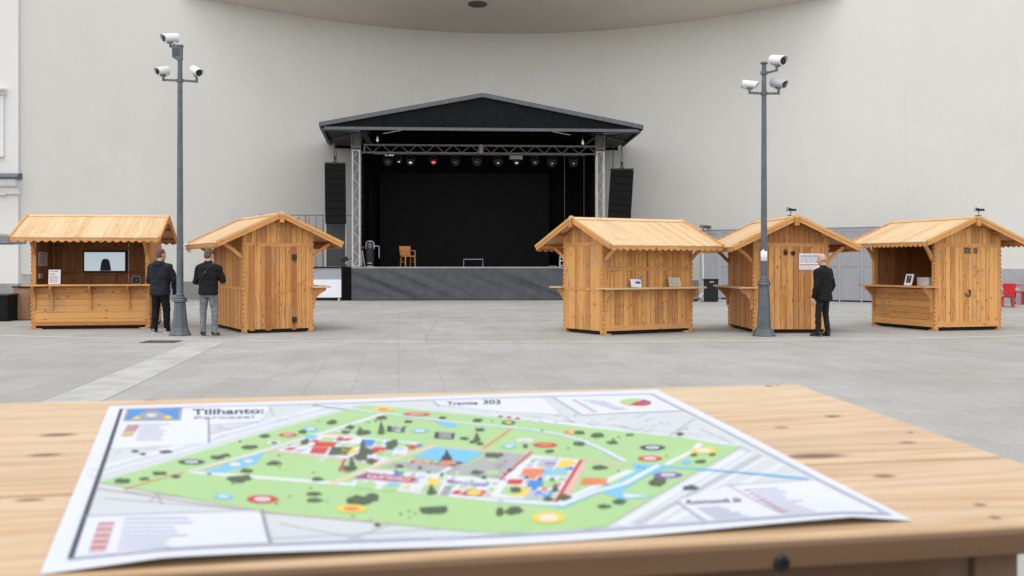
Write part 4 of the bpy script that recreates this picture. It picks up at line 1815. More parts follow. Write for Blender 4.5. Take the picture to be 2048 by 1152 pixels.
# hut 3: paper and booklet leaning back on the counter
yc = -1.444 / 2 - .12
for (px0, px1, py0, nm, lb, base, lines) in (
        (1261, 1283, 558.5, 'leaflet', 'white leaflet with a blue printed patch on the hut counter', M['paper'], [(.45, .92, .42, .74, 2)]),
        (1337, 1362, 555, 'booklet', 'yellowish printed booklet on the hut counter, next to the blue and white leaflet', M['paper_yellow'], text_lines(8, .1, .92, .08, .92, 1, 9))):
    a, b = onplane(M3, px0, py0, 1, yc), onplane(M3, px1, 578, 1, yc)
    sheet(nm, lb, 'leaflet', ((a.x + b.x) / 2, yc, 1.012 + (a.z - 1.01) / 2), b.x - a.x - .02, a.z - 1.01, (1, 0, -.04), (0, .25, 1), lines, M3, {'base': base}, .012)
# hut 4: poster and hooks on the gable
xg = 2.287 / 2 + .034
a, b = onplane(M4, 1598.5, 507, 0, xg), onplane(M4, 1642, 539, 0, xg)


def poster_text(mb, O, ex, ey, n):
    text_into(mb, 'KAUPUNGIN TORI 2', .042, O + ex * (-.21) + ey * .288, ex, ey, n * .0014, 0, .01, width=.40)


sheet('poster', 'white printed poster with an orange stripe in front of the bald man', 'poster', (a + b) / 2, b.y - a.y, a.z - b.z, (0, 1, 0), (0, 0, 1),
      text_lines(2, .70, .84, .06, .95, 1, 11) + text_lines(5, .40, .69, .05, .95, 1, 12) + [(.04, .96, .265, .335, 3)] + text_lines(1, .20, .26, .05, .9, 3, 13) + text_lines(2, .05, .18, .05, .8, 1, 14), M4,
      extra=poster_text)
for k_, (px, py) in enumerate(((1571, 505), (1586, 505.5))):
    c = onplane(M4, px, py, 0, xg)
    mb = MB()
    n = 16
    for i in range(n):
        a0, a1 = 2 * math.pi * i / n, 2 * math.pi * (i + 1) / n
        mb.cyl(c + V((.02, .035 * math.cos(a0), .035 * math.sin(a0) - .01)), c + V((.02, .035 * math.cos(a1), .035 * math.sin(a1) - .01)), .016 if k_ else .014, 6)
    mb.lathe([(.02, -.03), (.024, .0), (.012, .03)], c, (1, 0, 0), 10)
    if not k_:
        mb.tube([c + V((.02, -.03, 0)), c + V((.02, -.022, .04)), c + V((.02, .0, .075))], .013, 6)
    mb.obj('hook', M['iron'], K4, smooth=40)
# hut 5
yc = -1.733 / 2 - .08
a, b = onplane(M5, 1810, 548, 1, yc), onplane(M5, 1825, 573, 1, yc)
sheet('picture_stand', 'white framed black picture standing on the counter of the hut by the right edge', 'picture', ((a.x + b.x) / 2, yc, 1.012 + (a.z - 1.01) / 2), b.x - a.x, a.z - 1.01, (1, .0, 0), (.10, .2, 1),
      [(.18, .82, .22, .88, 0), (.42, .66, .62, .80, 1), (.30, .48, .34, .46, 1)], M5, None, .014)
a, b = onplane(M5, 1847, 556, 1, yc + .3), onplane(M5, 1868, 574, 1, yc + .3)
t = thing('white_box', 'plain pale box at the inner end of the counter beside the picture stand', 'box', ((a.x + b.x) / 2, -1.733 / 2 + .16, 1.01 - .03))
mb = MB()
mb.box((0, 0, .11), (b.x - a.x + .05, .2, .2))
bevel(mb.obj('body', plain('pale_card', (.55, .55, .55), .8), t), .008)
mb = MB()
mb.box((0, 0, .215), (b.x - a.x + .06, .21, .014))
mb.obj('lid', plain('pale_card_lid', (.60, .60, .60), .8), t)
at_hut(t, M5)
xg = 2.313 / 2 + .03
for (px0, px1, py0, py1, s) in ((1929, 1941, 495.5, 506.5, '82'), (1947.5, 1954, 496.5, 506.5, 'F')):
    a, b = onplane(M5, px0, py0, 0, xg), onplane(M5, px1, py1, 0, xg)
    mb = MB()
    w, h = b.y - a.y, a.z - b.z
    c = (a + b) / 2
    mb.prism([(-w / 2, -h / 2), (w / 2, -h / 2), (w / 2, h / 2), (-w / 2, h / 2)], c, (0, 1, 0), (0, 0, 1), .008)
    text_into(mb, s, h * .9, c + V((0, 0, -h * .32)), (0, 1, 0), (0, 0, 1), V((.0095, 0, 0)), 1, .0, True, w * .8)
    mb.obj('number_plate', [M['iron'], plain('faded_digit', (.30, .20, .10), .7)], K5, recalc=False)
c = onplane(M5, 1935, 587, 0, xg)
mb = MB()
mb.tube([c + V((.02, .055, .075)), c + V((.03, .055, .0)), c + V((.03, .03, -.055)), c + V((.03, -.02, -.06)), c + V((.025, -.045, -.03))], [.012, .014, .02, .014, .01], 8)
mb.box(c + V((.01, .05, .06)), (.02, .03, .06))
mb.box(c + V((.012, -.05, -.01)), (.02, .04, .025))
mb.obj('door_hook', M['iron'], K5, smooth=50)


# filming devices on two ridges
def ridge_cam(Mw, px, py, xr, ZR, label, yaw):
    c = onplane(Mw, px, py, 1, 0.0)
    t = thing('ridge_camera', label, 'camera', (c.x, 0, ZR + .018), yaw, 'small black cameras on hut ridges')
    t.scale = (.66, .66, .66)
    mb = MB()
    mb.lathe([(.07, 0), (.07, .018), (.03, .03)], n=14)
    mb.box((0, .02, .012), (.2, .05, .02))
    mb.obj('base', M['iron'], t)
    mb = MB()
    mb.cyl((0, 0, .02), (.01, 0, .16), .014, 8)
    mb.obj('stem', M['iron'], t)
    mb = MB()
    mb.box((.02, 0, .20), (.17, .09, .075))
    mb.box((-.02, 0, .235), (.11, .06, .035))
    bevel(mb.obj('body', M['black_plastic'], t), .01)
    mb = MB()
    mb.lathe([(.035, 0), (.035, .05), (.045, .055), (.045, .09), (.03, .09), (.028, .05)], (.10, 0, .20), (1, 0, .05), 14)
    mb.obj('lens', M['glass_black'], t, smooth=40)
    mb = MB()
    mb.tube([(-.02, 0, .25), (-.08, .0, .275), (-.13, 0, .26)], .012, 6)
    mb.tube([(-.06, 0, .19), (-.15, .02, .175)], .014, 6)
    mb.tube([(-.06, 0, .22), (-.16, -.02, .235)], .009, 6)
    mb.obj('microphone', M['iron'], t, smooth=50)
    return at_hut(t, Mw)


ridge_cam(M4, 1581, 436, 0, 2.543, 'small black camera on the ridge of the hut with the poster', R(95))
ridge_cam(M5, 1957, 435, 0, 2.57, 'small black camera on the ridge of the hut by the right edge', R(75))
# ------------------------------------------------------------------ camera poles
def collar(r0, z, h, w):
    return [(r0, z), (r0 + w, z + h * .2), (r0 + w, z + h * .5), (r0 + w * .4, z + h * .7), (r0 + w * .7, z + h * .85), (r0, z + h)]


def cam_pole(label, base, top, plinth_w, b0, b1, zc, sh0, sh1, octo=True):
    t = thing('camera_pole', label, 'pole', base, 0, 'grey poles carrying security cameras')
    m = M['steel_grey']
    mb = MB()
    n = 8 if octo else 6
    mb.lathe([(plinth_w * .50, 0), (plinth_w * .50, .025), (plinth_w * .46, .05), (plinth_w * .40, .13), (plinth_w * .385, .15), (b0, .16)], n=n, rot=R(22.5))
    bevel(mb.obj('foot_plinth', m, t), .006)
    mb = MB()
    mb.lathe([(b0, .155), (b1, zc - .03), (b1 * .98, zc)], n=n, rot=R(22.5))
    mb.obj('base_column', m, t)
    mb = MB()
    mb.lathe([(b1 * .9, zc - .05)] + collar(b1, zc - .02, .12, .035) + [(sh0 * 1.15, zc + .11), (sh0 * 1.2, zc + .15), (sh0, zc + .17)], n=20)
    mb.obj('collar', m, t, smooth=40)
    mb = MB()
    mb.lathe([(sh0, zc + .1), (sh1, top)], n=16)
    mb.obj('shaft', m, t, smooth=40)
    mb = MB()
    mb.lathe([(sh1 + .005, top - .01), (sh1 + .028, top + .005), (sh1 + .028, top + .03), (sh1 * .6, top + .05)], n=16)
    mb.obj('cap', m, t, smooth=40)
    return t


def bracket(t, z, arms, r):
    mb = MB()
    mb.lathe([(r + .004, -.035), (r + .02, -.03), (r + .02, .03), (r + .004, .035)], (0, 0, z), n=16)
    for (ang, ln, up, z1) in arms:
        d = V((math.cos(ang), math.sin(ang), 0))
        q = d * ln + V((0, 0, z1))
        mb.bar(d * r + V((0, 0, z)), q, .035, .045)
        mb.bar(q + V((0, 0, -.022)), q + V((0, 0, up)), .045, .045)
    mb.obj('bracket_arm', M['steel_grey'], t)


def sec_cam(label, p, aim, L=.36, r=.085, pitch=-14, m=None, down=.10):
    """bullet camera; p = middle of the housing, aim = heading in the plan (radians)"""
    t = thing('security_camera', label, 'security camera', p, aim, 'security cameras on the poles')
    m = m or M['white_paint']
    Mr = Matrix.Rotation(R(-pitch), 3, 'Y')
    ax = Mr @ V((1, 0, 0))
    up = Mr @ V((0, 0, 1))
    mb = MB()
    mb.lathe([(r * .35, -L * .52), (r * .85, -L * .5), (r * .92, -L * .45), (r * .92, L * .40), (r * .80, L * .40), (r * .80, L * .33)], (0, 0, 0), ax, 20)
    mb.obj('housing', m, t, smooth=40)
    # sun shield: an arc shell longer than the housing
    mb = MB()
    n = 18
    for (rad, flip) in ((r * 1.06, 0), (r * 1.00, 1)):
        for i in range(n + 1):
            a = R(-28) + R(236) * i / n
            y, z = math.cos(a) * rad, math.sin(a) * rad
            ext = L * (.39 + .13 * max(0, math.sin(a)))
            mb.v.append(Mr @ V((-L * .5, y, z)))
            mb.v.append(Mr @ V((ext, y, z)))
    N = 2 * (n + 1)
    for i in range(n):
        a = 2 * i
        mb.face((a, a + 1, a + 3, a + 2))
        mb.face((N + a, N + a + 2, N + a + 3, N + a + 1))
        mb.face((a + 1, N + a + 1, N + a + 3, a + 3))
        mb.face((a, a + 2, N + a + 2, N + a))
    mb.face((0, N, N + 1, 1))
    e = 2 * n
    mb.face((e, e + 1, N + e + 1, N + e))
    mb.obj('sun_shield', m, t, smooth=35)
    mb = MB()
    mb.lathe([(r * .80, 0), (r * .78, .004)], ax * (L * .335), ax, 20)
    mb.obj('face_plate', M['black_plastic'], t)
    mb = MB()
    mb.lathe([(r * .40, 0), (r * .44, .02), (r * .34, .022), (r * .1, .014)], ax * (L * .338), ax, 16)
    mb.obj('lens', M['glass_black'] if m is M['white_paint'] else plain('smoky_lens', (.05, .048, .045), .1, 0, .1), t, smooth=40)
    mb = MB()
    q = -up * r * .9
    mb.box(q + up * -.015, (.12, .055, .035), Mr)
    mb.cyl(q - up * .02, V((q.x - .01, 0, -r - down)), .022, 8)
    mb.tube([ax * (-L * .5) - up * .02, ax * (-L * .5 - .03) - up * .08, V((-.05, .02, -r - down * .8))], .008, 6)
    mb.obj('mount', M['steel_grey'], t, smooth=40)
    return t


gl = G(360, 671)
Yl = gl.y
zL = lambda py: EYE - (py - H) * Yl / F
xL = lambda px: (px - 1024) * Yl / F
pl_ = cam_pole('grey tapered pole with cameras and a junction box, between the two left huts', (xL(360), Yl, 0), zL(94), .46, .165, .115, zL(603), .073, .048)
bracket(pl_, zL(161), [(R(182), xL(360) - xL(327), .10, zL(160)), (R(2), xL(393) - xL(360), .08, zL(163))], .055)
mb = MB()
mb.prism([(-.055, 0), (.03, -.02), (.05, .03), (.05, .30), (-.16, .30), (-.155, .06)], (0, .06, zL(121)), (1, 0, 0), (0, 0, 1), .12)
jb = bevel(mb.obj('junction_box', M['steel_grey'], pl_), .012)
mb = MB()
for i in range(5):
    mb.box((-.06, -.062, zL(121) + .10 + i * .034), (.13, .012, .014))
mb.obj('vent_louvre', plain('dark_louvre', (.035, .045, .052), .5), jb)
mb = MB()
mb.bar((.06, 0, zL(94) + .02), (-.22, 0, zL(94) + .02), .07, .05)
mb.obj('top_arm', M['steel_grey'], pl_)
sec_cam('white security camera on top of the left pole, above the junction box', P(339, 76, Yl), R(230), .37, .092, -12, None, .06)
sec_cam('white security camera on the left pole bracket, pointing left below the junction box', P(324, 142, Yl), R(234), .30, .085, -14, None, .04)
sec_cam('white security camera on the left pole bracket, pointing right towards the stage', P(393, 143, Yl), R(-50), .36, .088, -20, None, .03)
gr = G(1527, 672)
Yr = gr.y
zR = lambda py: EYE - (py - H) * Yr / F
xR = lambda px: (px - 1024) * Yr / F
pr_ = cam_pole('grey tapered pole with cameras and a torn white paper stuck on it', (xR(1528), Yr, 0), zR(128), .50, .148, .105, zR(570), .070, .048)
bracket(pr_, zR(187), [(R(182), xR(1528) - xR(1499), .08, zR(186)), (R(-2), xR(1557) - xR(1528), .08, zR(187))], .055)
bracket(pr_, zR(146), [(R(-4), xR(1553) - xR(1528), .10, zR(141))], .055)
sec_cam('large white security camera on top of the right pole, above the other two', P(1557, 121, Yr), R(-60), .38, .105, -12, None, .03)
sec_cam('white security camera seen side on, on the right pole arm nearest the stage', P(1501, 169, Yr), R(-20), .33, .075, -10, None, .03)
sec_cam('greyer security camera on the lower right pole arm away from the stage', P(1558, 167, Yr), R(-50), .36, .088, -16, plain('grey_camera_paint', (.36, .37, .40), .4, 0, .05), .03)
# torn paper on the right pole
t = thing('pole_notice', 'torn white paper stuck on the right pole at head height', 'notice', (xR(1527), Yr, zR(522)))
mb = MB()
rr = .076
n = 10
hgt = zR(499) - zR(522)
tear = [.80, .84, .92, .97, 1.0, .93, .80, .86, .84, .85, .86]
for w in (0, 1):
    for i in range(n + 1):
        a = R(-90 - 62 + 124 * i / n)
        mb.v.append(V((rr * math.cos(a), rr * math.sin(a), hgt * tear[i] if w else 0)))
for i in range(n):
    mb.face((i, i + 1, n + 2 + i, n + 1 + i))
o = mb.obj('sheet', M['paper'], t, smooth=50)
o.modifiers.new('t', 'SOLIDIFY').thickness = .002
mb = MB()
for k_ in range(4):
    for i in range(2, 8):
        a0, a1 = R(-90 - 62 + 124 * i / n), R(-90 - 62 + 124 * (i + .8) / n)
        z0 = hgt * (.15 + .15 * k_)
        b = len(mb.v)
        for (a, z_) in ((a0, z0), (a1, z0), (a1, z0 + .008), (a0, z0 + .008)):
            mb.v.append(V(((rr + .002) * math.cos(a), (rr + .002) * math.sin(a), z_)))
        mb.face((b, b + 1, b + 2, b + 3))
mb.obj('print', plain('faint_print', (.55, .55, .58), .8), t)


# ------------------------------------------------------------------ people
def loft(mb, rings, n=20, mat=0):
    b = len(mb.v)
    for (z, cx, cy, rx, ry) in rings:
        for i in range(n):
            a = 2 * math.pi * i / n
            c, s = math.cos(a), math.sin(a)
            c, s = math.copysign(abs(c) ** .85, c), math.copysign(abs(s) ** .85, s)
            mb.v.append(V((cx + rx * c, cy + ry * s, z)))
    for k in range(len(rings) - 1):
        for i in range(n):
            j = (i + 1) % n
            mb.face((b + k * n + i, b + k * n + j, b + (k + 1) * n + j, b + (k + 1) * n + i), None, mat)
    mb.face([b + i for i in range(n - 1, -1, -1)], None, mat)
    mb.face([b + (len(rings) - 1) * n + i for i in range(n)], None, mat)


def hand(mb, wrist, d, pn, side, curl=35):
    """palm, four fingers of different length and a thumb; d = along the hand, pn = out of the palm"""
    d = V(d).normalized()
    pn = V(pn)
    pn = (pn - d * pn.dot(d)).normalized()
    lat = d.cross(pn) * side
    M3 = Matrix((lat, pn, d)).transposed()
    w = V(wrist)
    mb.capsule(w - d * .03, w + d * .02, .026, .028)
    mb.ball(w + d * .055, (.042, .018, .052), 14, 10, 0, M3)
    for k, (off, ln) in enumerate(((-.030, .068), (-.010, .080), (.011, .074), (.031, .058))):
        p = w + d * .095 + lat * off
        dirn = d
        for j, seg in enumerate((.45, .32, .23)):
            ang = R(curl * (.5 + .5 * j)) * (1 + .1 * k)
            dirn = (d * math.cos(ang) + pn * math.sin(ang)).normalized()
            q = p + dirn * ln * seg
            mb.capsule(p, q, .0105 - .0012 * j, .0098 - .0012 * j, 8)
            p = q
    p = w + d * .03 - lat * .034
    q = p + (d * .6 - lat * .7 + pn * .3).normalized() * .036
    mb.capsule(p, q, .0135, .0115, 8)
    mb.capsule(q, q + (d * .9 - lat * .15 + pn * .35).normalized() * .032, .0115, .009, 8)


skin_m = NT('skin')
co_ = skin_m.coord()
f_ = skin_m.noise(co_, 14, 4)
skin_m.l(skin_m.mix(skin_m.smooth(f_, .3, .7), (.52, .32, .24), (.43, .23, .165)), skin_m.b.inputs['Base Color'])
skin_m.b.inputs['Roughness'].default_value = .55
skin_m.b.inputs['Subsurface Weight'].default_value = .1


def cloth(name, c, rough=.9, var=.18, vs=9, bump=.25):
    m = plain(name, c, rough, 0, var, vs, bump, 160, spec=.2)
    return m


def person(label, loc, rot, height, head_yaw, coat, trousers, shoe_m, sole_m, hair, arms, seed, coat_len=.80, bulk=1.0, tilt=6, stance=.11, step=.03, leg_r=1.0):
    t = thing('person', label, 'person', loc, rot)
    k = height / 1.80
    t.scale = (k, k, k)
    hy = R(head_yaw)
    MH = Matrix.Rotation(hy, 3, 'Z') @ Matrix.Rotation(R(-tilt), 3, 'X')
    hc = V((0, .03, 1.665))
    hp = lambda x, y, z: hc + MH @ V((x, y, z))
    # ---- body: one continuous skin
    mb = MB()
    mb.ball(hp(0, -.005, .03), (.077, .097, .105), 20, 14, 0, MH)
    mb.ball(hp(0, .03, -.055), (.058, .066, .070), 18, 12, 0, MH)
    mb.ball(hp(0, .072, -.095), (.030, .026, .024), 12, 8, 0, MH)          # chin
    mb.capsule(hp(0, .088, .018), hp(0, .108, -.028), .010, .015)            # nose
    mb.capsule(hp(-.035, .080, .036), hp(.035, .080, .036), .014, .014)      # brow
    mb.capsule(hp(-.02, .088, -.062), hp(.02, .088, -.062), .008, .008)      # lips
    mb.capsule(hp(-.018, .085, -.073), hp(.018, .085, -.073), .009, .009)
    for s in (-1, 1):
        mb.ball(hp(s * .079, -.008, -.006), (.010, .020, .032), 10, 8, 0, MH @ Matrix.Rotation(R(-12), 3, 'X') @ Matrix.Rotation(R(s * 18), 3, 'Z'))
        mb.ball(hp(s * .045, .06, -.02), (.024, .022, .022), 10, 8, 0, MH)
    mb.capsule((0, -.015, 1.46), hp(0, -.02, -.05), .062, .056)
    loft(mb, [(.86, 0, 0, .13, .09), (.98, 0, 0, .15, .10), (1.12, 0, 0, .135, .09), (1.30, 0, -.005, .155, .10), (1.42, 0, -.01, .15, .085), (1.49, 0, -.012, .08, .06)])
    feet = {}
    for s in (-1, 1):
        hip, kn, an = V((s * .085, 0, .93)), V((s * (stance * .95), .025, .50)), V((s * stance, s * step, .085))
        mb.capsule(hip, kn, .070, .048)
        mb.capsule(kn, an, .048, .034)
        mb.capsule(an, an + V((s * .02, .12, -.045)), .034, .03)
        feet[s] = an
        sh, el, wr = (V(a) for a in arms[s])
        mb.capsule(V((s * .15, -.01, 1.43)), sh, .05, .05)
        mb.capsule(sh, el, .045, .036)
        mb.capsule(el, wr, .036, .026)
        d = (wr - el).normalized()
        pn = arms.get('palm', {}).get(s, V((-s, 0, .2)))
        hand(mb, wr + d * .015, d, pn, -s, arms.get('curl', 40))
    me = remeshed(mb, .0075, 0, smooth_it=4)
    skin_obj('body', me, skin_m.m, t)
    # eyes
    for s in (-1, 1):
        mb = MB()
        mb.ball(hp(s * .032, .083, .012), .011, 10, 8)
        mb.obj('eye', plain('eye_white', (.6, .58, .55), .2) if 'eye_white' not in bpy.data.materials else bpy.data.materials['eye_white'], t, smooth=60)
    # ---- trousers
    mb = MB()
    lr = leg_r
    loft(mb, [(.80, 0, 0, .150 * lr, .115), (.88, 0, -.01, .168 * lr, .130), (.97, 0, -.012, .165 * lr, .128), (1.04, 0, 0, .150, .11)])
    for s in (-1, 1):
        an = feet[s]
        kn = V((s * (stance * .95), .025, .50))
        mb.capsule(V((s * .088, -.005, .88)), kn, .100 * lr, .074 * lr)
        mb.capsule(kn, an + V((0, -.005, .0)), .074 * lr, .060 * lr)
        mb.capsule(an + V((0, 0, .05)), an + V((0, .012, -.012)), .062 * lr, .064 * lr)
        mb.ball((s * .085, -.055, .90), (.075, .07, .085), 14, 10)
    me = remeshed(mb, .011, .010, 8, 5, seed, (1, 1, 1.8))
    skin_obj('trousers', me, trousers, t)
    # ---- shoes
    for s in (-1, 1):
        an = feet[s]
        yaw = R(-s * 12)
        d = V((math.sin(-yaw), math.cos(yaw), 0))
        c = V((an.x, an.y, 0))
        mb = MB()
        mb.capsule(c + V((0, 0, .075)) - d * .03, c + d * .02 + V((0, 0, .068)), .046, .046)
        mb.capsule(c + d * .02 + V((0, 0, .058)), c + d * .13 + V((0, 0, .040)), .046, .036)
        mb.capsule(c + d * .08 + V((0, 0, .042)), c + d * .165 + V((0, 0, .034)), .042, .030)
        me = remeshed(mb, .009, 0, smooth_it=3)
        sh_o = skin_obj('shoe', me, shoe_m, t)
        mb = MB()
        n = 20
        pts = []
        for i in range(n):
            a = 2 * math.pi * i / n
            x, y = math.cos(a) * .047, math.sin(a) * .135
            if y > 0:
                x *= 1.02 - .25 * (y / .135) ** 3
            pts.append((x, y + .055))
        lat = V((d.y, -d.x, 0))
        mb.prism(pts, c + V((0, 0, 0)), lat, d, .026)
        mb.obj('sole', sole_m, sh_o)
    # ---- coat
    mb = MB()
    b_ = bulk
    zl = coat_len
    loft(mb, [(zl, 0, -.012, .182 * b_, .150), (zl + .05, 0, -.015, .190 * b_, .160), (1.0, 0, -.006, .184 * b_, .150), (1.14, 0, 0, .182 * b_, .135 * b_), (1.28, 0, -.012, .198 * b_, .142 * b_),
              (1.38, 0, -.02, .195 * b_, .130 * b_), (1.45, 0, -.02, .150 * b_, .105), (1.50, 0, -.012, .085, .078), (1.545, 0, -.002, .076, .074)])
    for s in (-1, 1):
        sh, el, wr = (V(a) for a in arms[s])
        d = (wr - el).normalized()
        mb.capsule(V((s * .12, -.015, 1.415)), sh, .085 * b_, .083 * b_)
        mb.capsule(sh, el, .080 * b_, .064 * b_)
        mb.capsule(el, wr - d * .03, .064 * b_, .048 * b_)
        mb.lathe([(.045 * b_, 0), (.047 * b_, .035)], wr - d * .045, d, 14)
    if hair == 'buzz':      # hood lying on the back
        mb.ball((0, -.115, 1.455), (.135, .075, .085), 16, 12, 0, Matrix.Rotation(R(22), 3, 'X'))
        mb.capsule((-.10, -.05, 1.50), (.10, -.05, 1.50), .045, .045)
    me = remeshed(mb, .011, .013, 7.0, 5, seed + 3, (1, 1, 1.9))
    skin_obj('coat' if coat_len < .8 else 'jacket', me, coat, t)
    # ---- hair
    mb = MB()
    if hair == 'buzz':
        mb.ball(hp(0, -.016, .040), (.0805, .096, .102), 20, 14, 0, MH)
        mb.ball(hp(0, -.045, -.01), (.074, .062, .075), 16, 12, 0, MH)
        hm = plain('short_brown_hair', (.085, .050, .034), .8, 0, .3, 60)
        amp = .002
    elif hair == 'short':
        mb.ball(hp(0, -.018, .046), (.087, .104, .106), 20, 14, 0, MH)
        mb.ball(hp(0, -.055, -.015), (.079, .062, .080), 16, 12, 0, MH)
        mb.ball(hp(.0, .05, .105), (.065, .055, .04), 14, 10, 0, MH)
        hm = plain('brown_hair', (.085, .048, .026), .7, 0, .4, 50, stretch=(1, 1, .3))
        amp = .006
    else:
        for s in (-1, 1):
            mb.ball(hp(s * .060, -.035, -.015), (.020, .05, .034), 12, 8, 0, MH)
        mb.ball(hp(0, -.080, -.028), (.062, .022, .034), 14, 10, 0, MH)
        hm = plain('grey_stubble', (.30, .22, .18), .8, 0, .3, 60)
        amp = .001
    me = remeshed(mb, .008, amp, 22, 3, seed)
    skin_obj('hair', me, hm, t)
    return t


black_fleece = cloth('black_fleece', (.0095, .0095, .0105))
navy = cloth('dark_navy_jacket', (.014, .0145, .020), .75)
coat_b = cloth('black_wool_coat', (.009, .009, .0095))
black_tr = cloth('black_trousers', (.008, .008, .009))
grey_jeans = cloth('grey_jeans', (.145, .157, .167), .9, .25, 11)
dark_jeans = cloth('dark_jeans', (.013, .015, .017))
shoe_b = plain('black_shoe', (.014, .013, .013), .6)
sole_w = plain('white_sole', (.62, .60, .56), .6)
sole_g = plain('gum_sole', (.22, .17, .12), .6)

p1 = V(((321 - 1024) / F * 23.7, 23.7, 0))
man1 = person('man in dark hooded jacket and black trousers beside the hut with the television', p1, R(-14), 1.845, -26, navy, black_tr, shoe_b if False else plain('pale_sneaker', (.30, .29, .28), .6), sole_w, 'buzz',
              {-1: ((-.205, -.02, 1.39), (-.275, .02, 1.11), (-.12, .24, 1.16)), 1: ((.205, -.01, 1.39), (.285, .08, 1.13), (.10, .30, 1.17)), 'curl': 55}, 1, .80, 1.18, 8, .135, .03, 1.12)
p2 = V(((417 - 1024) / F * 22.55, 22.55, 0))
man2 = person('man with brown hair in a black fleece and grey jeans right of the left pole', p2, R(-8), 1.835, -14, black_fleece, grey_jeans, shoe_b, sole_g, 'short',
              {-1: ((-.205, 0, 1.39), (-.285, .03, 1.12), (-.13, .25, 1.14)), 1: ((.205, 0, 1.39), (.285, .06, 1.14), (.12, .28, 1.18)), 'curl': 55}, 2, .845, 1.06, 14, .13, -.02, .98)
p3 = V(((1646 - 1024) / F * 22.5, 22.5, 0))
man3 = person('bald man in a black coat and black jeans reading the poster on the hut', p3, R(38), 1.73, 26, coat_b, dark_jeans, shoe_b, plain('black_sole', (.02, .02, .02), .6), 'bald',
              {-1: ((-.205, 0, 1.39), (-.265, -.03, 1.10), (-.27, .05, .84)), 1: ((.205, 0, 1.39), (.262, -.06, 1.10), (.22, .06, .88)), 'curl': 28, 'palm': {-1: V((1, .1, 0)), 1: V((-1, .1, 0))}}, 3, .77, 1.12, 10, .13, -.03, .93)

# strap and bags are carried by the two men
mb = MB()
pts = []
for i in range(17):
    u = i / 16
    x = .13 - .31 * u
    z_ = 1.475 - .42 * u
    y = -.158 - .020 * math.sin(math.pi * min(1, u * 1.1)) + .035 * (2 * abs(u - .45)) ** 3
    pts.append(V((x, y, z_)))
for a, b in zip(pts[:-1], pts[1:]):
    mb.bar(a, b, .006, .022, up=(0, 1, 0))
st_ = thing('shoulder_strap', 'thin dark strap running across the back of the man in grey jeans', 'strap', p2, R(-8))
st_.scale = (1.835 / 1.8,) * 3
mb.obj('strap', plain('dark_webbing', (.035, .033, .028), .7), st_)
mb = MB()
mb.box((0, 0, 0), (.022, .012, .035))
o = mb.obj('buckle', plain('dull_buckle', (.12, .12, .12), .4, .7), st_, loc=pts[6] + V((0, -.008, 0)))
bg = thing('shoulder_bag', 'black shoulder bag with white strap beside the man in the hooded jacket', 'bag', p1 + V((.36, .05, .93)), R(-14))
mb = MB()
mb.prism([(-.10, -.10), (.10, -.10), (.115, .15), (-.10, .17)], (0, .05, 0), (1, 0, 0), (0, 0, 1), .11)
bevel(mb.obj('body', black_tr, bg), .02)
mb = MB()
mb.prism([(-.112, .03), (.112, .03), (.12, .16), (-.112, .175)], (0, -.062, 0), (1, 0, 0), (0, 0, 1), .01)
mb.obj('flap', black_fleece, bg)
mb = MB()
for a, b in (((-.09, -.03, .17), (-.15, -.02, .36)), ((.07, -.03, .16), (-.10, -.02, .36))):
    mb.bar(a, b, .008, .028, up=(0, 1, 0))
mb.obj('strap', M['white_paint'], bg)
# ------------------------------------------------------------------ table and map in the foreground
TA, TB = .050, -.010
THh = 1.5 * (TA + .261)


def T(px, py):
    u = (px - 1024) / F
    w = -(py - H) / F
    Y = THh / (TA + TB * u - w)
    return V((u * Y, Y, EYE + w * Y))


tn = V((-TB, -TA, 1)).normalized()
FR = T(1595, 768)
e1 = (T(0, 806) - FR).normalized()                 # along the far edge, towards the left
e2 = (T(2354, 1031) - FR)
e2 = (e2 - e1 * e2.dot(e1))
TD = e2.length - .0
e2.normalize()
TL_ = 2.7
tb = thing('wooden_table', 'pale pine table in the foreground carrying the printed map', 'table', (FR.x, FR.y, 0))
off = V((FR.x, FR.y, 0))


def tl(a, b, up=0.):
    """table frame: a along the length from the right end, b from the far edge to the near edge"""
    return FR + e1 * a + e2 * b + tn * up - off


def tinv(px, py):
    q = T(px, py) - FR
    return q.dot(e1), q.dot(e2)


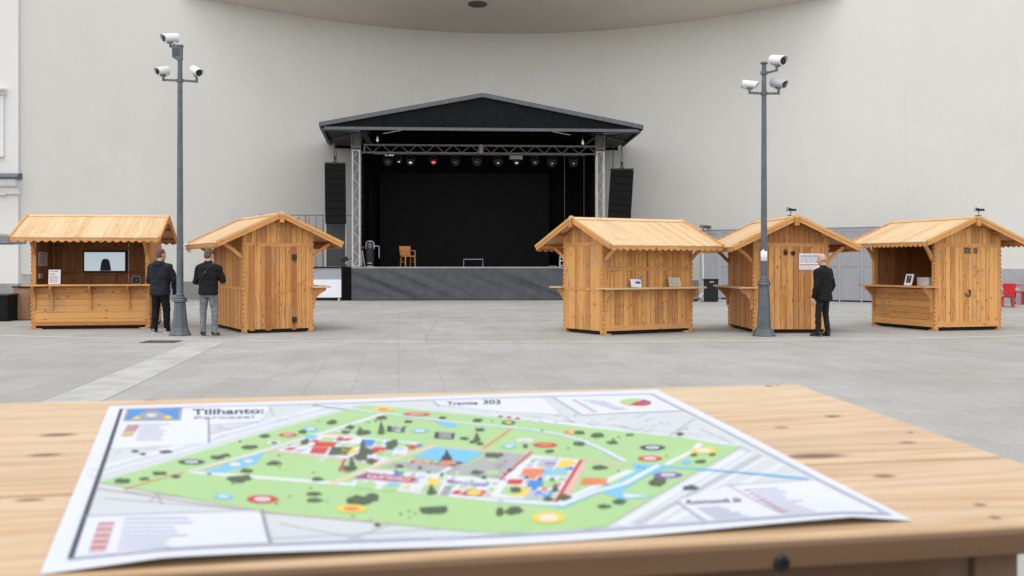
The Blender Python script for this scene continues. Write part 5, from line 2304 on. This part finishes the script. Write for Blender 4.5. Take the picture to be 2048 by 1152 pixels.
kn = []
for (px, py, rx, ry) in ((115, 870, .050, .022), (90, 910, .042, .018), (1538, 772, .016, .015), (1665, 832, .030, .016), (1563, 855, .022, .013), (1815, 885, .026, .014), (1768, 952, .030, .016),
                         (1630, 912, .085, .030), (1556, 771, .01, .01), (1960, 1010, .014, .012), (1990, 1035, .012, .012), (1820, 865, .014, .010), (60, 1000, .03, .012), (300, 800, .02, .012)):
    a, b = tinv(px, py)
    kn.append((a, b, rx, ry))
tw = wood('pine_table', (.51, .375, .24), (.375, .225, .115), knot=(.10, .045, .022), knots=0, rough=.5, toneamt=.7, points=kn, weather=.15)
seam = tinv(1800, 921)[1]
TH = .043
mb = MB()
brd = [0, seam * .52, seam, seam + (TD - seam) * .5, TD]
for i in range(4):
    b0, b1 = brd[i], brd[i + 1]
    g0 = .0075 if i == 2 else .0006
    g1 = .0075 if i == 1 else .0006
    n0 = len(mb.v)
    pts = [(0, b0 + (g0 if i else 0)), (TL_, b0 + (g0 if i else 0)), (TL_, b1 - (g1 if i < 3 else 0)), (0, b1 - (g1 if i < 3 else 0))]
    for up in (0, -TH):
        for (a, b) in pts:
            mb.v.append(tl(a, b, up))
    uv = [(a, b) for a, b in pts]
    tone = (.35, .55, .45, .6)[i]
    mb.face((n0, n0 + 1, n0 + 2, n0 + 3), uv, 0, tone)
    mb.face((n0 + 7, n0 + 6, n0 + 5, n0 + 4), uv[::-1], 0, tone)
    for k_ in range(4):
        j = (k_ + 1) % 4
        q = [uv[k_], uv[j], (uv[j][0], uv[j][1] + TH), (uv[k_][0], uv[k_][1] + TH)]
        mb.face((n0 + k_, n0 + j, n0 + 4 + j, n0 + 4 + k_), q, 0, tone + .2)
o = mb.obj('tabletop', tw, tb)
bevel(o, .006, 3)
edge_shade_w = wood('pine_edge_shade', (.115, .064, .031), (.085, .045, .02), knots=0, rough=.6)  # shade of the near edge put into a dark brown pine
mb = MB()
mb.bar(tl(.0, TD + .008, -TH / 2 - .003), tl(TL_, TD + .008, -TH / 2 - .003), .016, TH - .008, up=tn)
o = mb.obj('edge_shade_strip', edge_shade_w, tb)  # strip added to carry the painted edge shade
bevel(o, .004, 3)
apron_shade_w = wood('pine_apron_shade', (.10, .05, .022), (.07, .033, .014), knots=0, rough=.55)  # shade below the tabletop painted in as dark brown
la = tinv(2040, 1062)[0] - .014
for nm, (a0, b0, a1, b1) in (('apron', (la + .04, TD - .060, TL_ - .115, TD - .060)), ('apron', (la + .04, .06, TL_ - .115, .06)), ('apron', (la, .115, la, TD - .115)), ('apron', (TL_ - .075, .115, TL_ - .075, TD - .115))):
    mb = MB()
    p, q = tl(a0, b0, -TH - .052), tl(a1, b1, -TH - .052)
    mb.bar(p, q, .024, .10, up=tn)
    mb.obj(nm, apron_shade_w, tb)
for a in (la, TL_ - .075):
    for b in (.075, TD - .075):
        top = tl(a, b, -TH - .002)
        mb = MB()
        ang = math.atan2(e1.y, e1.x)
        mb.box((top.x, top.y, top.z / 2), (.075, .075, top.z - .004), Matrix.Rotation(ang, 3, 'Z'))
        bevel(mb.obj('leg', apron_shade_w, tb), .005)
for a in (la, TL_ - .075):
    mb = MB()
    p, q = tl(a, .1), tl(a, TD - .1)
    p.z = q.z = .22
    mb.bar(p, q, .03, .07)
    mb.obj('stretcher', apron_shade_w, tb)
# bolt in the front edge
q = T(1576, 1089)
a, b = (q - FR).dot(e1), TD
for aa in (a, a + 1.1):
    c = tl(aa, b + .016, -TH * .78)
    mb = MB()
    mb.lathe([(.0125, -.004), (.0125, .002), (.010, .0045), (.006, .0045), (.005, .002)], c, e2, 18)
    mb.obj('bolt', M['bolt'], tb, smooth=40)

# ---- the map sheet
mc = [T(218, 815), T(1315, 780), T(1825, 1043), T(80, 1150)]
near0, near1 = mc[3], mc[2]
nd = (near1 - near0).normalized()
mo = mc[0]


def lift(p):
    """height of the sheet above the table: flat, with the near edge curling up a little"""
    d = (p - near0)
    dist = (d - nd * d.dot(nd)).length
    s = d.dot(nd) / (near1 - near0).length
    wv = .55 + .45 * math.sin(s * 7.5 + .6)
    if s < .12:
        wv *= max(0, s / .12)
    if s > .92:
        wv *= max(0, (1 - s) / .08)
    far = .0016 * (1 + math.sin(s * 9 + dist * 7)) * min(1, dist / .1)
    return .0012 + far * .5 + .012 * wv * max(0, 1 - dist / .16) ** 2


mapm = []


def mslot(name, c):
    mapm.append(plain('map_' + name, c, .55, 0, .02, spec=.4))
    return len(mapm) - 1


W_, LG, GR, GD, RD, PK, YE, OR, BL, SK, TR, NK, GY, PU, CR, BK, TN, LV, RV, GL = (mslot(n, c) for n, c in (
    ('white', (.50, .52, .58)), ('pale', (.43, .455, .465)), ('green', (.275, .43, .185)), ('grey', (.22, .225, .24)), ('red', (.42, .022, .022)), ('pink', (.50, .33, .29)), ('yellow', (.56, .42, .05)),
    ('orange', (.52, .15, .05)), ('blue', (.03, .17, .45)), ('skyblue', (.12, .36, .58)), ('tree', (.045, .068, .028)), ('ink', (.03, .03, .05)), ('plaza', (.28, .28, .285)), ('purple', (.12, .05, .27)),
    ('crimson', (.33, .02, .07)), ('black', (.025, .025, .03)), ('tan', (.50, .40, .29)), ('lavender', (.33, .34, .43)), ('river', (.26, .33, .39)), ('light_grey', (.345, .355, .37))))
MV, MF, MM = [], [], []
LAYER = .00022


def put(pts, mat, lay, maxe=.035):
    """a flat printed shape given by its corners on the table plane"""
    bm = bmesh.new()
    vs = [bm.verts.new(p) for p in pts]
    try:
        bm.faces.new(vs)
    except ValueError:
        bm.free()
        return
    bmesh.ops.triangulate(bm, faces=bm.faces[:])
    for _ in range(7):
        es = [e for e in bm.edges if e.calc_length() > maxe]
        if not es:
            break
        bmesh.ops.subdivide_edges(bm, edges=es, cuts=1)
        bmesh.ops.triangulate(bm, faces=bm.faces[:])
    b = len(MV)
    bm.verts.index_update()
    for v in bm.verts:
        MV.append(v.co + tn * (lift(v.co) + LAYER * lay) - mo)
    for f in bm.faces:
        ids = [b + v.index for v in f.verts]
        if f.normal.dot(tn) < 0:
            ids.reverse()
        MF.append(ids)
        MM.append(mat)
    bm.free()


def poly(px, mat, lay):
    put([T(*p) for p in px], mat, lay)


def stroke(px, w, mat, lay):
    """line through pixels with a real width w (metres) on the paper"""
    pts = [T(*p) for p in px]
    for a, b in zip(pts[:-1], pts[1:]):
        d = (b - a)
        if d.length < 1e-5:
            continue
        d.normalize()
        s = tn.cross(d).normalized() * w / 2
        e = d * w * .25
        put([a - s - e, b - s + e, b + s + e, a + s - e], mat, lay)


def blob(cx, cy, rx, ry, mat, lay, n=18, jag=0., seed=0, pw=1.):
    r = random.Random(seed + int(cx * 7 + cy))
    pts = []
    for i in range(n):
        a = 2 * math.pi * i / n
        c, s = math.cos(a), math.sin(a)
        c, s = math.copysign(abs(c) ** pw, c), math.copysign(abs(s) ** pw, s)
        k = 1 + jag * (r.random() - .5) * 2
        pts.append((cx + rx * c * k, cy + ry * s * k))
    poly(pts, mat, lay)


def mtext(s, x, y, w, hh, mat, lay, slope=0., bold=.0, skew=0., thin=1):
    """text along a pixel baseline of width w, letter height hh, on the sheet"""
    vs, fs = text_polys(s, 1.0, bold)
    W = max(v.x for v in vs)
    b = len(MV)
    for v in vs:
        u = v.x / W
        px = x + u * w + skew * v.y * hh / .7
        py = y + slope * u * w - v.y / .7 * hh
        q = T(px, py)
        MV.append(q + tn * (lift(q) + LAYER * lay) - mo)
    for f in fs:
        MF.append([b + i for i in f])
        MM.append(mat)


# paper body as a thin solid sheet
def bil(u, v):
    a = mc[0].lerp(mc[1], u)
    b = mc[3].lerp(mc[2], u)
    return a.lerp(b, v)


NU, NV = 60, 40
b0 = len(MV)
for lay in (0, -1):
    for j in range(NV + 1):
        for i in range(NU + 1):
            q = bil(i / NU, 1 - (1 - j / NV) ** 1.3 if False else j / NV)
            MV.append(q + tn * (lift(q) - (.0006 if lay else 0)) - mo)
st = (NU + 1) * (NV + 1)
for j in range(NV):
    for i in range(NU):
        a = b0 + j * (NU + 1) + i
        MF.append([a, a + NU + 1, a + NU + 2, a + 1])
        MM.append(W_)
        MF.append([a + st, a + st + 1, a + st + NU + 2, a + st + NU + 1])
        MM.append(W_)
for i in range(NU):
    for row in (0, NV):
        a = b0 + row * (NU + 1) + i
        MF.append([a, a + 1, a + st + 1, a + st])
        MM.append(W_)
for j in range(NV):
    for c_ in (0, NU):
        a = b0 + j * (NU + 1) + c_
        MF.append([a, a + NU + 1, a + st + NU + 1, a + st])
        MM.append(W_)

FTL, FTR, FBR, FBL = (243, 821), (1303, 789), (1776, 1032), (141, 1122)
poly([FTL, FTR, FBR, FBL], LG, 1.5)
# hatch roads of the surroundings
for (a, b, w) in (((190, 940), (660, 812), .020), ((185, 955), (700, 812), .012), ((300, 915), (640, 815), .008), ((1252, 1054), (1490, 908), .030), ((1300, 1052), (1530, 918), .010), ((1340, 1049), (1565, 930), .014),
                  ((990, 832), (1480, 893), .018), ((1000, 826), (1460, 878), .006), ((870, 1085), (990, 1070), .02)):
    stroke((a, b), w, W_, 3)
stroke(((1272, 1053), (1520, 912)), .011, GL, 3.5)
stroke(((1258, 1053), (1500, 905)), .003, GL, 3.6)
rr_ = random.Random(5)
for i in range(46):
    x, y = rr_.uniform(1000, 1380), 0
    y = 812 + (x - 1000) * .105 + rr_.uniform(-2, 22)
    dx, dy = rr_.uniform(-22, 22), rr_.uniform(-7, 7)
    stroke(((x, y), (x + dx, y + dy)), .0025, GD, 3)
for i in range(26):
    x = rr_.uniform(240, 560)
    y = 905 - (x - 240) * .20 + rr_.uniform(-14, 14)
    stroke(((x, y), (x + rr_.uniform(-30, 30), y + rr_.uniform(-4, 4))), .0022, GD, 3)
for (a, b) in (((540, 1085), (900, 1060)), ((560, 1050), (760, 1092)), ((210, 1000), (500, 1022)), ((250, 985), (480, 1010)), ((300, 1005), (330, 985)), ((310, 985), (325, 1012)), ((700, 1085), (780, 1052)), ((420, 870), (600, 830)),
               ((440, 850), (560, 845)), ((1400, 860), (1500, 905)), ((1390, 840), (1330, 880))):
    stroke((a, b), .0025, GD, 3)
# white boxes with the legends
poly([(246, 822), (545, 813), (520, 846), (417, 853), (415, 890), (222, 900)], W_, 4)
poly([(170, 1037), (523, 1023), (540, 1094), (141, 1119)], W_, 4)
poly([(866, 803), (1083, 798), (1120, 832), (1000, 826), (880, 812)], W_, 4)
poly([(1106, 797), (1300, 791), (1362, 825), (1164, 832)], W_, 4)
poly([(1357, 1004), (1460, 975), (1620, 960), (1760, 1030), (1415, 1052)], W_, 4)
# frame lines
for (a, b, w, m) in ((FTL, FBL, .0075, NK), (FTL, FTR, .006, LV), (FTR, FBR, .0075, LV), (FBR, FBL, .012, LV), ((417, 842), (418, 889), .004, GD), ((538, 812), (546, 834), .003, LV), ((523, 1022), (541, 1096), .0055, GD),
                     ((1106, 797), (1166, 834), .005, LV), ((866, 803), (878, 815), .004, LV), ((1164, 833), (1370, 824), .004, LV), ((1355, 1008), (1412, 1050), .007, LV), ((170, 1037), (500, 1024), .006, LV),
                     ((1457, 974), (1560, 1035), .005, LV), ((1457, 974), (1625, 962), .004, LV)):
    stroke((a, b), w, m, 6)
# the green park
park = [(195, 968), (400, 906), (725, 812), (800, 818), (1000, 838), (1366, 878), (1480, 897), (1380, 955), (1214, 1057), (1130, 1066), (975, 1071), (525, 1026)]
poly(park, GR, 5)
stroke(((195, 980), (525, 1028), (795, 1050)), .004, PK, 6)
# streets
stroke(((384, 947), (700, 972), (1000, 1005), (1115, 1012), (1175, 985), (1260, 945)), .016, W_, 6)
stroke(((384, 945), (530, 905), (660, 865), (765, 830)), .014, W_, 6)
stroke(((384, 946), (530, 907), (610, 882)), .007, PK, 7)
stroke(((250, 981), (365, 948)), .006, OR, 7)
stroke(((545, 908), (700, 925), (760, 935)), .008, PK, 6)
stroke(((645, 870), (800, 888), (1000, 907), (1245, 933)), .010, PK, 6)
stroke(((660, 972), (780, 925), (870, 895)), .014, TN, 6.5)
stroke(((1060, 907), (980, 975)), .012, PK, 6)
stroke(((1063, 907), (1000, 965)), .005, RD, 7)
stroke(((1165, 924), (1125, 1003)), .020, PK, 6)
stroke(((1162, 924), (1112, 1008)), .007, RD, 7)
stroke(((690, 922), (679, 945), (700, 949)), .005, RD, 7)
stroke(((1022, 860), (967, 900)), .006, OR, 7)
stroke(((665, 862), (725, 880), (640, 925)), .006, W_, 6)
stroke(((610, 885), (660, 890), (820, 890)), .005, W_, 6)
stroke(((640, 905), (720, 910), (770, 900)), .005, W_, 6)
stroke(((540, 905), (645, 872)), .008, W_, 6)
# road curving down from the top to the river
stroke(((630, 812), (765, 829), (900, 846), (1000, 856), (1060, 862), (1120, 872), (1170, 886), (1205, 902), (1245, 925)), .016, RV, 6)
stroke(((640, 812), (765, 828), (900, 845), (1000, 855), (1060, 861), (1120, 871), (1170, 885), (1207, 902), (1250, 925)), .009, W_, 6.4)
# water
poly([(405, 949), (470, 925), (530, 907), (512, 930), (445, 948)], SK, 6)
poly([(575, 898), (610, 885), (665, 872), (650, 880), (600, 895)], SK, 6)
poly([(826, 919), (868, 899), (969, 908), (930, 931)], SK, 8)
poly([(868, 845), (910, 850), (915, 856), (890, 857)], SK, 7)
poly([(1262, 931), (1342, 936), (1290, 958), (1240, 988), (1308, 999), (1240, 1003), (1190, 985), (1225, 975), (1275, 945)], SK, 7)
stroke(((1300, 935), (1400, 941), (1500, 949), (1614, 960)), .0135, SK, 7.5)
stroke(((1316, 934), (1250, 972), (1185, 990), (1120, 1015)), .012, W_, 8)
stroke(((1332, 932), (1385, 905), (1400, 890)), .012, W_, 6.4)
poly([(1245, 992), (1300, 998), (1250, 1001)], W_, 8)
# plaza and its blocks
poly([(760, 938), (815, 925), (935, 934), (985, 906), (1062, 914), (1000, 962), (940, 955)], GY, 6.6)
stroke(((735, 945), (830, 950), (990, 965)), .010, W_, 7)
stroke(((820, 985), (900, 940)), .009, W_, 7.2)
stroke(((870, 995), (905, 955)), .007, W_, 7.2)
poly([(708, 960), (735, 949), (838, 961), (820, 970)], CR, 8)
poly([(708, 960), (735, 949), (742, 950), (718, 962)], PU, 8.3)
mtext('KAUPPAHALLI', 735, 960, 84, 7, W_, 8.6, .08, .02)
poly([(895, 964), (980, 972), (970, 978), (893, 969)], PU, 8)
mtext('TORIKATU', 905, 970, 66, 5, W_, 8.6, .09, .02)
poly([(918, 994), (935, 983), (975, 986), (962, 997)], RD, 8)
blob(948, 990, 15, 5, YE, 8.5)
poly([(820, 931), (826, 924), (868, 928), (862, 933)], RD, 8.2)
mtext('AALTO', 828, 931, 32, 5, W_, 8.8, .05, .02)
# tower icon on the blue square
poly([(870, 934), (882, 926), (884, 918), (889, 914), (891, 906), (893, 904), (896, 907), (899, 914), (903, 918), (905, 926), (928, 930), (905, 937)], BK, 9)
poly([(874, 934), (886, 927), (907, 927), (915, 932), (898, 936)], TN, 9.4)
poly([(876, 935), (887, 928), (906, 928), (912, 933), (897, 936)], OR, 9.6)
stroke(((1316, 934), (1250, 972), (1185, 990), (1120, 1017)), .018, SK, 7.9)
stroke(((1175, 990), (1120, 1015), (1000, 1008)), .016, RV, 5.9)
# dense town blocks
poly([(552, 905), (650, 873), (840, 889), (752, 934), (690, 921)], W_, 6.2)
poly([(1000, 963), (1066, 914), (1158, 923), (1118, 1004), (1000, 1000), (700, 969), (740, 946), (940, 958)], W_, 6.2)
cl_ = random.Random(21)


def clutter(quad, nu, nv, lay, pal):
    a, b, c, d = (V((x, y, 0)) for x, y in quad)
    for i in range(nu):
        for j in range(nv):
            if cl_.random() < .12:
                continue
            u0, u1 = (i + cl_.uniform(.08, .2)) / nu, (i + cl_.uniform(.7, .95)) / nu
            v0, v1 = (j + cl_.uniform(.1, .22)) / nv, (j + cl_.uniform(.7, .92)) / nv
            q = [a.lerp(b, u).lerp(d.lerp(c, u), v) for u, v in ((u0, v0), (u1, v0), (u1, v1), (u0, v1))]
            poly([(p.x, p.y) for p in q], cl_.choice(pal), lay)


clutter(((655, 875), (838, 890), (750, 932), (556, 904)), 9, 4, 6.9, [GR, GR, GY, GL, LV, RD, SK, YE, GR, GL])
clutter(((745, 948), (935, 960), (890, 992), (705, 968)), 10, 3, 6.9, [GR, GR, GR, GL, LV, YE, GY])
clutter(((1066, 918), (1156, 926), (1112, 1002), (1004, 994)), 5, 7, 6.9, [GR, GR, GL, LV, OR, YE, GY, BL])
clutter(((940, 962), (1000, 968), (985, 1000), (895, 992)), 4, 3, 6.9, [GR, GR, GL, RD])
for i in range(24):
    x = cl_.uniform(780, 1050)
    y = 925 + (x - 780) * .045 + cl_.uniform(0, 28)
    blob(x, y, cl_.uniform(2, 5), cl_.uniform(1, 2.2), cl_.choice([TR, GD, GR, W_]), 9.2, 8)
# small blocks
for (x, y, w, h, m) in ((622, 878, 22, 4, SK), (655, 884, 24, 4, GR), (680, 882, 12, 4, RD), (650, 893, 42, 5, RD), (638, 905, 32, 6, RD), (680, 906, 40, 8, TR), (695, 905, 22, 7, YE), (735, 889, 26, 6, BL), (757, 889, 14, 5, GR),
                        (757, 905, 26, 6, RD), (802, 893, 22, 4, GR), (825, 898, 16, 4, RD), (838, 895, 12, 3, BL), (770, 912, 30, 6, GR), (800, 908, 30, 5, W_), (748, 926, 16, 3, RD), (805, 944, 24, 4, GR), (798, 951, 18, 4, BL),
                        (730, 975, 40, 6, GR), (780, 979, 30, 6, GR), (785, 973, 20, 4, SK), (866, 967, 26, 6, YE), (862, 981, 34, 7, GR), (893, 985, 16, 9, GD), (1095, 929, 36, 8, LV), (1098, 934, 22, 4, BK), (1130, 931, 24, 8, YE),
                        (1066, 948, 42, 7, OR), (1110, 949, 44, 6, SK), (1112, 950, 30, 5, GR), (1070, 972, 28, 7, BL), (1100, 972, 30, 7, GR), (1040, 988, 38, 8, YE), (1075, 993, 46, 8, LV), (1085, 994, 34, 7, BL), (1030, 968, 30, 5, RD),
                        (1020, 985, 30, 8, GR), (1180, 967, 34, 7, OR), (1200, 968, 26, 6, OR), (850, 972, 12, 4, W_), (985, 950, 24, 4, GR), (1000, 935, 20, 3, GD), (985, 925, 16, 3, GR)):
    sk_ = h * .55
    poly([(x - w / 2 - sk_, y + h), (x + w / 2 - sk_, y + h * 1.12), (x + w / 2 + sk_, y - h * .88), (x - w / 2 + sk_, y - h)], m, 7.6)
# name plates
for (x, y, w, h, m, s) in ((793, 861, 36, 13, BK, 'TORI 2'), (890, 874, 40, 14, BK, 'ULKO LAVA')):
    poly([(x - w / 2, y - h / 2), (x + w / 2, y - h / 2 + 2), (x + w / 2 - 3, y + h / 2 + 1), (x - w / 2 - 2, y + h / 2 - 1)], m, 8)
    for i, q in enumerate(s.split()):
        mtext(q, x - w * .3, y - 1 + i * 6, w * .62, 4.5, W_, 8.6, .05, .02)
# round badges
for (x, y, rx, ry, m, inner) in ((767, 821, 21, 4.5, YE, OR), (833, 831, 28, 3.6, RD, PK), (576, 874, 19, 4, RD, PK), (621, 862, 16, 3.8, SK, W_), (840, 865, 18, 4, SK, W_), (548, 890, 14, 4, W_, BK), (1017, 848, 14, 4, BK, YE),
                                 (1143, 867, 15, 3.5, OR, YE), (1050, 884, 18, 4, W_, PK), (1090, 893, 25, 5, RD, OR), (1018, 896, 15, 4.5, SK, W_), (1305, 898, 26, 5.5, NK, W_), (1300, 920, 25, 5.5, RD, W_), (1408, 904, 27, 6.5, YE, W_),
                                 (1336, 954, 29, 6, PU, W_), (1373, 927, 10, 4.5, SK, SK), (525, 1002, 32, 8, RD, W_), (447, 997, 20, 5.5, SK, W_), (703, 1021, 31, 8, YE, OR), (1097, 1040, 35, 11, YE, W_), (383, 927, 27, 5, NK, W_),
                                 (470, 932, 12, 4, W_, W_), (497, 926, 10, 3, W_, W_)):
    poly([(x + rx * 1.05 * c, y + ry * s) for c, s in ((-1, 0), (-.75, -.62), (-.4, -.95), (0, -1.02), (.4, -.95), (.75, -.62), (1, 0), (.75, .62), (.4, .95), (0, 1.02), (-.4, .95), (-.75, .62))], m, 8)
    blob(x, y, rx * .52, ry * .55, inner, 8.5)
    if inner in (W_, PK) and rx > 16:
        for i in (-1, 0, 1):
            blob(x + i * rx * .2, y, rx * .05, ry * .28, m, 8.8, 8)
# trees and shrubs
for (x, y, rx, ry) in ((245, 966, 16, 5), (289, 961, 10, 3), (320, 950, 14, 4), (352, 956, 9, 3), (436, 918, 14, 4), (452, 914, 8, 3), (500, 898, 15, 4), (530, 876, 10, 3.5), (605, 868, 9, 3.5), (665, 848, 11, 4.5), (480, 960, 24, 7),
                       (495, 945, 14, 4), (548, 930, 14, 4), (635, 962, 11, 4), (627, 991, 14, 4), (629, 1004, 15, 4), (720, 1004, 26, 9), (745, 998, 14, 7), (870, 1024, 30, 9), (610, 889, 9, 6), (700, 858, 9, 4), (692, 868, 9, 3),
                       (727, 868, 14, 5), (763, 838, 10, 4), (817, 846, 8, 3), (885, 838, 7, 2.5), (955, 843, 9, 3.5), (960, 862, 10, 3.5), (928, 880, 9, 3), (945, 887, 7, 3), (960, 891, 7, 3), (722, 918, 14, 8), (734, 908, 12, 7),
                       (700, 940, 16, 5), (785, 892, 12, 8), (780, 900, 9, 5), (742, 927, 9, 5), (990, 915, 18, 5), (955, 950, 14, 4), (800, 937, 8, 4), (968, 960, 6, 3), (840, 940, 5, 2.5), (1160, 868, 11, 4), (1195, 874, 13, 4.5),
                       (1225, 888, 12, 3), (1160, 890, 12, 4.5), (1100, 906, 9, 3), (1051, 895, 5, 4), (1200, 939, 15, 5), (1260, 873, 8, 2), (1315, 968, 17, 9), (1240, 1009, 13, 5), (1208, 1018, 12, 4), (1402, 926, 12, 3.5),
                       (1388, 913, 7, 2.5), (1425, 912, 7, 2.5), (1032, 985, 11, 6), (1128, 1000, 14, 6), (1097, 1003, 10, 4), (1000, 1028, 8, 8), (1028, 1026, 16, 7), (1360, 871, 7, 3), (332, 906, 12, 2.5), (755, 1054, 7, 3), (1020, 945, 6, 3),
                       (270, 905, 7, 2), (286, 911, 6, 2), (1053, 960, 5, 3), (1080, 963, 5, 3), (1105, 965, 5, 3), (865, 990, 12, 4), (1380, 980, 16, 5)):
    blob(x, y, rx, ry, TR, 9.8, 14, .28)
    blob(x - rx * .5, y + ry * .25, rx * .55, ry * .6, TR, 9.9, 10, .3, 4)
for (x, y, h_) in ((762, 868, 24), (953, 883, 16), (703, 938, 22), (725, 905, 24), (1110, 985, 14), (862, 985, 12), (720, 870, 14)):
    poly([(x - 7, y + 3), (x - 4, y - h_ * .4), (x, y - h_), (x + 5, y - h_ * .45), (x + 8, y + 2), (x, y + 5)], TR, 10.4)
for i in range(70):
    x, y = rr_.uniform(300, 1400), rr_.uniform(835, 1050)
    u = (x - 195) / 1285
    if 1025 - 40 < y < 1050 and x < 520:
        continue
    if y < 960 - (x - 200) * .27 if x < 725 else y < 815 + (x - 725) * .11:
        continue
    if x > 1250 and y > 1000 - (x - 1250) * .5:
        continue
    blob(x, y, rr_.uniform(1.5, 4), rr_.uniform(.8, 1.6), TR, 10.2, 8)
# emblem, title and legends
poly([(246, 845), (254, 821), (365, 819), (361, 844)], GD, 7)
poly([(251, 842), (258, 823), (359, 821), (355, 842)], BL, 7.5)
poly([(262, 843), (285, 829), (296, 825), (312, 825), (323, 829), (345, 842)], GD, 8)
poly([(262, 842), (275, 835), (282, 842)], YE, 8.5)
poly([(326, 842), (335, 834), (347, 841)], YE, 8.5)
blob(303, 835, 12, 4.5, LV, 8.8)
blob(303, 835, 7, 2.6, W_, 8.9)
poly([(299, 825), (304, 823), (310, 825)], RD, 9)
blob(306, 837, 6, 1.6, LV, 9.2)
mtext('Tilihanto:', 385, 833, 143, 11, NK, 7, -.025, .022)
mtext('Peroasal', 386, 842, 122, 5.5, GD, 7, -.02, .012)
mtext('Traotta', 894, 813, 62, 6.5, NK, 7, -.02, .018)
mtext('303', 965, 811, 36, 8, NK, 7, .0, .02)
mtext('Ruomoovik Sk', 1372, 1014, 112, 9, NK, 7, -.045, .02)
for (x0, y0, ex, ey, nl, wdt, m, hgt) in ((282, 852, -.18, 4.4, 8, 62, LV, 1.4), (250, 1042, -.25, 9.0, 8, 140, LV, 2.6), (1165, 804, 9., 2.6, 8, 40, LV, 1.0), (1490, 984, 9.5, 6.5, 9, 85, LV, 1.9), (1395, 1022, 7., 4.6, 6, 70, LV, 1.6)):
    for i in range(nl):
        w = wdt * rr_.uniform(.6, 1.0)
        x, y = x0 + ex * i * (1 if abs(ex) > 1 else 8), y0 + ey * i
        sl = -.012 if x0 < 900 else (-.02 if y0 < 900 else -.055)
        stroke(((x, y), (x + w, y + sl * w)), .0042 if y0 < 900 else .0052, m, 7)
for i in range(5):
    x, y = 268 - i * 3.2, 854 + i * 4.6
    stroke(((x - 12, y), (x + 10, y - .3)), .007, CR if i < 3 else YE, 7)
    stroke(((x - 11, y + 2.3), (x + 9, y + 2)), .005, PK if i < 3 else YE, 6.8)
    x, y = 214 - i * 4.0, 1052.5 + i * 12.5
    stroke(((x - 15, y), (x + 12, y - 1)), .0075, RD, 7.2)
    stroke(((x - 17, y + 6), (x + 10, y + 5)), .010, PK, 7)
for i in range(6):
    x, y = 1149 + i * 7.4, 803.5 + i * 4.4
    stroke(((x - 4, y), (x + 6, y + .5)), .006, RD, 7)
for i in range(8):
    x, y = 1492 + i * 10.3, 985 + i * 6.6
    stroke(((x - 4, y), (x + 7, y - .5)), .006 if i > 2 else .003, RD, 7.2)
for i in range(3):
    blob(1001 + i * 17, 835 + i * 2, 5, 1.5, RD, 7)
blob(1271, 807, 31, 7.5, YE, 7)
poly([(1240, 806), (1244, 802), (1265, 799.5), (1285, 801), (1265, 811), (1248, 811)], GR, 7.5)
poly([(1258, 813), (1272, 806), (1303, 808), (1300, 812), (1285, 815)], RD, 7.7)
poly([(1276, 806), (1288, 801.5), (1301, 806), (1302, 809)], PU, 7.9)
mt_ = thing('paper_map', 'large printed town map with a green park lying on the pine table', 'map', mo)
me = bpy.data.meshes.new('sheet')
me.from_pydata([tuple(v) for v in MV], [], MF)
for m in mapm:
    me.materials.append(m)
me.polygons.foreach_set('material_index', MM)
me.update()
o = bpy.data.objects.new('sheet', me)
COL.objects.link(o)
o.parent = mt_

# ------------------------------------------------------------------ light, sky, camera
w = bpy.data.worlds.new('World')
scene.world = w
w.use_nodes = True
nt = w.node_tree
sky = nt.nodes.new('ShaderNodeTexSky')
sky.sky_type = 'NISHITA'
sky.sun_disc = False
EL, AZ = R(72), R(205)
sky.sun_elevation = EL
sky.sun_rotation = AZ
sky.air_density = 1.0
sky.dust_density = 1.0
sky.ozone_density = 1.0
hs = nt.nodes.new('ShaderNodeHueSaturation')
hs.inputs['Saturation'].default_value = .15
nt.links.new(sky.outputs[0], hs.inputs['Color'])
bg_ = nt.nodes['Background']
nt.links.new(hs.outputs[0], bg_.inputs['Color'])
bg_.inputs['Strength'].default_value = .15
su = bpy.data.lights.new('sun', 'SUN')
su.energy = .5
su.angle = R(45)
su.color = (1, .965, .92)
so_ = bpy.data.objects.new('sun', su)
COL.objects.link(so_)
d = V((math.sin(AZ) * math.cos(EL), math.cos(AZ) * math.cos(EL), math.sin(EL)))
so_.rotation_euler = d.to_track_quat('Z', 'Y').to_euler()
so_.location = (0, -10, 30)

cam = bpy.data.cameras.new('camera')
cam.sensor_width = 36
cam.lens = F / 2048 * 36
cam.shift_y = (H - 576) / 2048
cam.clip_start = .05
cam.clip_end = 600
cam.dof.use_dof = True
cam.dof.focus_distance = 26
cam.dof.aperture_fstop = 5.6
co = bpy.data.objects.new('camera', cam)
COL.objects.link(co)
co.location = (0, 0, EYE)
co.rotation_euler = (R(90), 0, 0)
scene.camera = co
vs_ = scene.view_settings
vs_.view_transform = 'Standard'
vs_.look = 'None'
vs_.gamma = 1
vs_.exposure = 1.2
scene.cycles.use_denoising = True
scene.cycles.max_bounces = 8
scene.cycles.diffuse_bounces = 5
